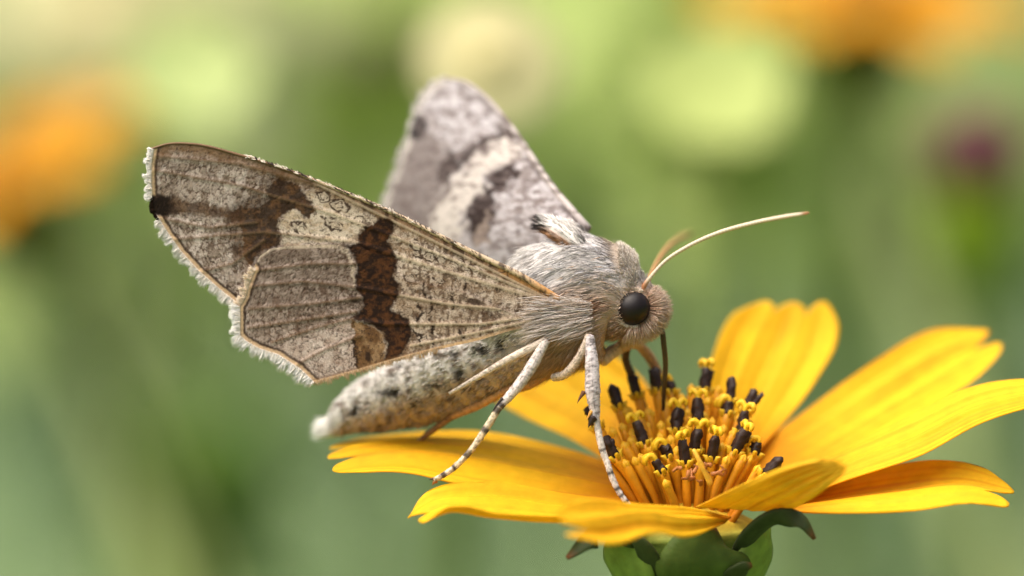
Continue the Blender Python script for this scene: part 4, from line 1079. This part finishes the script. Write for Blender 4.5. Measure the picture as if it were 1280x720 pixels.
# purple buds
def flower_bud(px, py, D, col, label):
    c = P(px, py, D - DIST)
    base = ground_under(c) + np.array([5, 10, 0])
    bud = thing('purple_flower_bud', base, label, 'flower bud', 'purple buds out of focus')
    dv = []
    for k in range(70):
        a = k * 2.4; r = 4.0 * math.sqrt(k / 70)
        rd = RIGHT * math.cos(a) + np.array([0, 1, 0]) * math.sin(a)
        p0 = c + rd * r + np.array([0, 0, -3])
        dv.append(tube(np.array([p0, p0 + [0, 0, 3.0] + rd * r * .14, p0 + [0, 0, 6.5] - rd * r * .2]), [.7, .7, .3], 6))
    V, F, _ = join(dv)
    build('florets', V, F, M_floret, bud, np.broadcast_to(np.array(col), V.shape))
    q = np.array([c + [0, 0, -2], c + [0, 0, -4.5], c + [0, 0, -8], c + [0, 0, -11.5], c + [0, 0, -14]])
    V, F = tube(q, [3.6, 4.4, 4.2, 2.8, 1.2], 16)
    build('calyx', V, F, M_green, bud, np.broadcast_to(np.array([0.16, 0.24, 0.010]), V.shape))
    V, F = tube(spline(np.array([c + [0, 0, -10], c * .5 + base * .5 + [4, 0, 0], base]), np.linspace(0, 1, 20)), np.linspace(0.9, 1.6, 20), 8)
    build('stem', V, F, M_green, bud, np.broadcast_to(np.array([0.12, 0.18, 0.04]), V.shape))
flower_bud(1222, 190, 420, (0.12, 0.035, 0.045), 'blurred dark purple flower bud on a green calyx below the top orange flower')
flower_bud(468, 45, 640, (0.12, 0.06, 0.08), 'small faint mauve blurred bud left of the added cream blossom')

# pale cream blossoms, added to stand in for blurred highlights
def blossom(px, py, D, rad, label, seed):
    c = P(px, py, D - DIST)
    base = ground_under(c) + np.array([3, 15, 0])
    o = thing('highlight_blossom', base, label, 'flower', 'cream blossoms added for blurred highlights')
    ax = norm(np.array([0.1, -0.85, 0.5])); e1 = norm(np.cross(ax, [0, 1, 0])); e2 = np.cross(ax, e1)
    for k in range(14):
        a = k * 2 * math.pi / 14
        rd = e1 * math.cos(a) + e2 * math.sin(a); sdv = np.cross(ax, rd)
        t = np.linspace(0, 1, 8)[:, None]; s = np.linspace(-1, 1, 5)[None]
        w = rad * .26 * np.sin(math.pi * np.clip(.15 + .7 * t, 0, 1)) ** .7
        V = c + rd * (rad * (.1 + .9 * t))[..., None] + sdv * (w * s)[..., None] + ax * (rad * (.12 * t - .2 * t * t) + .05 * s * s + 0.02 * (k % 2))[..., None]
        build('petal', V.reshape(-1, 3), grid_tris(8, 5), M_petal, o, np.broadcast_to(np.array([0.66, 0.61, 0.34]), V.shape).reshape(-1, 3))
    V, F = tube(np.array([c - ax * 1, c + ax * .6, c + ax * 1.2]), [rad * .3, rad * .32, rad * .15], 14)
    build('disc', V, F, M_floret, o, np.broadcast_to(np.array([0.64, 0.57, 0.28]), V.shape))
    V, F = tube(spline(np.array([c - ax, c - ax * 15 + [0, 0, -10], c * .4 + base * .6, base]), np.linspace(0, 1, 20)), np.linspace(1.0, 1.8, 20), 8)
    build('stem', V, F, M_green, o, np.broadcast_to(np.array([0.14, 0.2, 0.06]), V.shape))
blossom(612, 76, 315, 5.0, 'round pale cream blossom added for a blurred highlight behind the tip of the grey wing', 401)
blossom(120, 5, 560, 10, 'cream blossom added for a blurred bright patch above the left orange flower', 402)

# broad blades crossing the lower corners
def broad_blade(path, D, w_px, col, label):
    pts = P(np.array([p[0] for p in path]), np.array([p[1] for p in path]), np.full(len(path), D - DIST))
    low = pts[0]; sc = K * D / DIST
    full = np.vstack([[low[0] + (low[0] - pts[1][0]) * 0.8, low[1] + 40, 0], [low[0] + (low[0] - pts[1][0]) * .4, low[1] + 15, low[2] * .5], pts])
    n = 30; t = np.linspace(0, 1, n); q = spline(full, t)
    w = w_px * sc * .5 * np.interp(t, [0, .5, .85, 1], [.6, 1, .8, .05])
    sdv = norm(np.cross(np.gradient(q, axis=0), np.array([0.2, -1, 0.25])))
    s = np.linspace(-1, 1, 5)
    V = q[:, None] + sdv[:, None] * (w[:, None] * s)[..., None] + np.array([0, 1, 0]) * (0.25 * w[:, None] * (1 - np.abs(s)))[..., None]
    o = build('grass_blade', V.reshape(-1, 3), grid_tris(n, 5), M_leaf, None, np.broadcast_to(col, V.shape).reshape(-1, 3))
    tag(o, label, 'grass blade', 'broad grass blades out of focus')
broad_blade([(235, 760), (180, 620), (120, 480), (60, 330), (20, 250)], 560, 95, np.array([0.60, 0.63, 0.27]), 'broad yellow green blurred blade rising below the left orange flower')
broad_blade([(1260, 760), (1205, 600), (1150, 400), (1100, 240), (1075, 130)], 600, 90, np.array([0.58, 0.64, 0.29]), 'broad light green blurred blade behind the right petals, left of the purple bud')

# round leaves, added and shaped to give blurred highlight discs
def highlight_leaf(px, py, D, r_px, col, label, seed):
    c = P(px, py, D - DIST); rad = r_px * K * D / DIST
    base = ground_under(c) + np.array([6, 14, 0])
    o = thing('highlight_leaf', base, label, 'leaf', 'round leaves added for blurred highlight discs')
    ax = norm(np.array([0.12 * math.sin(seed), -0.72, 0.68])); e1 = norm(np.cross(ax, [0, 1, 0])); e2 = np.cross(ax, e1)
    t = np.linspace(0, 1, 14)[:, None]; a = np.linspace(0, 2 * math.pi, 40, endpoint=False)[None]
    rr = rad * t * (1 + 0.05 * np.cos(5 * a + seed))
    V = c + e1 * (rr * np.cos(a))[..., None] + e2 * (rr * np.sin(a))[..., None] + ax * (rad * (0.16 * t ** 2 + 0.02 * t * np.cos(9 * a)))[..., None]
    C = np.broadcast_to(np.asarray(col), V.shape) * (1 + 0.12 * np.cos(9 * a) * t)[..., None]
    l = build('blade', V.reshape(-1, 3), grid_tris(14, 40, True), M_leaf, o, C.reshape(-1, 3))
    V, F = tube(spline(np.array([c, c - ax * rad * 0.6 + [0, 0, -rad], c * .5 + base * .5 + [0, 3, 0], base]), np.linspace(0, 1, 22)), np.linspace(0.5, 1.1, 22), 7)
    build('stalk', V, F, M_green, o, np.broadcast_to(np.asarray(col) * 0.7, V.shape))
highlight_leaf(893, 112, 355, 92, (0.44, 0.51, 0.16), 'round yellow green leaf added as a blurred bright disc below and left of the top orange flower', 1)
highlight_leaf(238, 92, 380, 84, (0.44, 0.52, 0.20), 'round pale green leaf added as a blurred bright disc above the raised brown wing', 2)
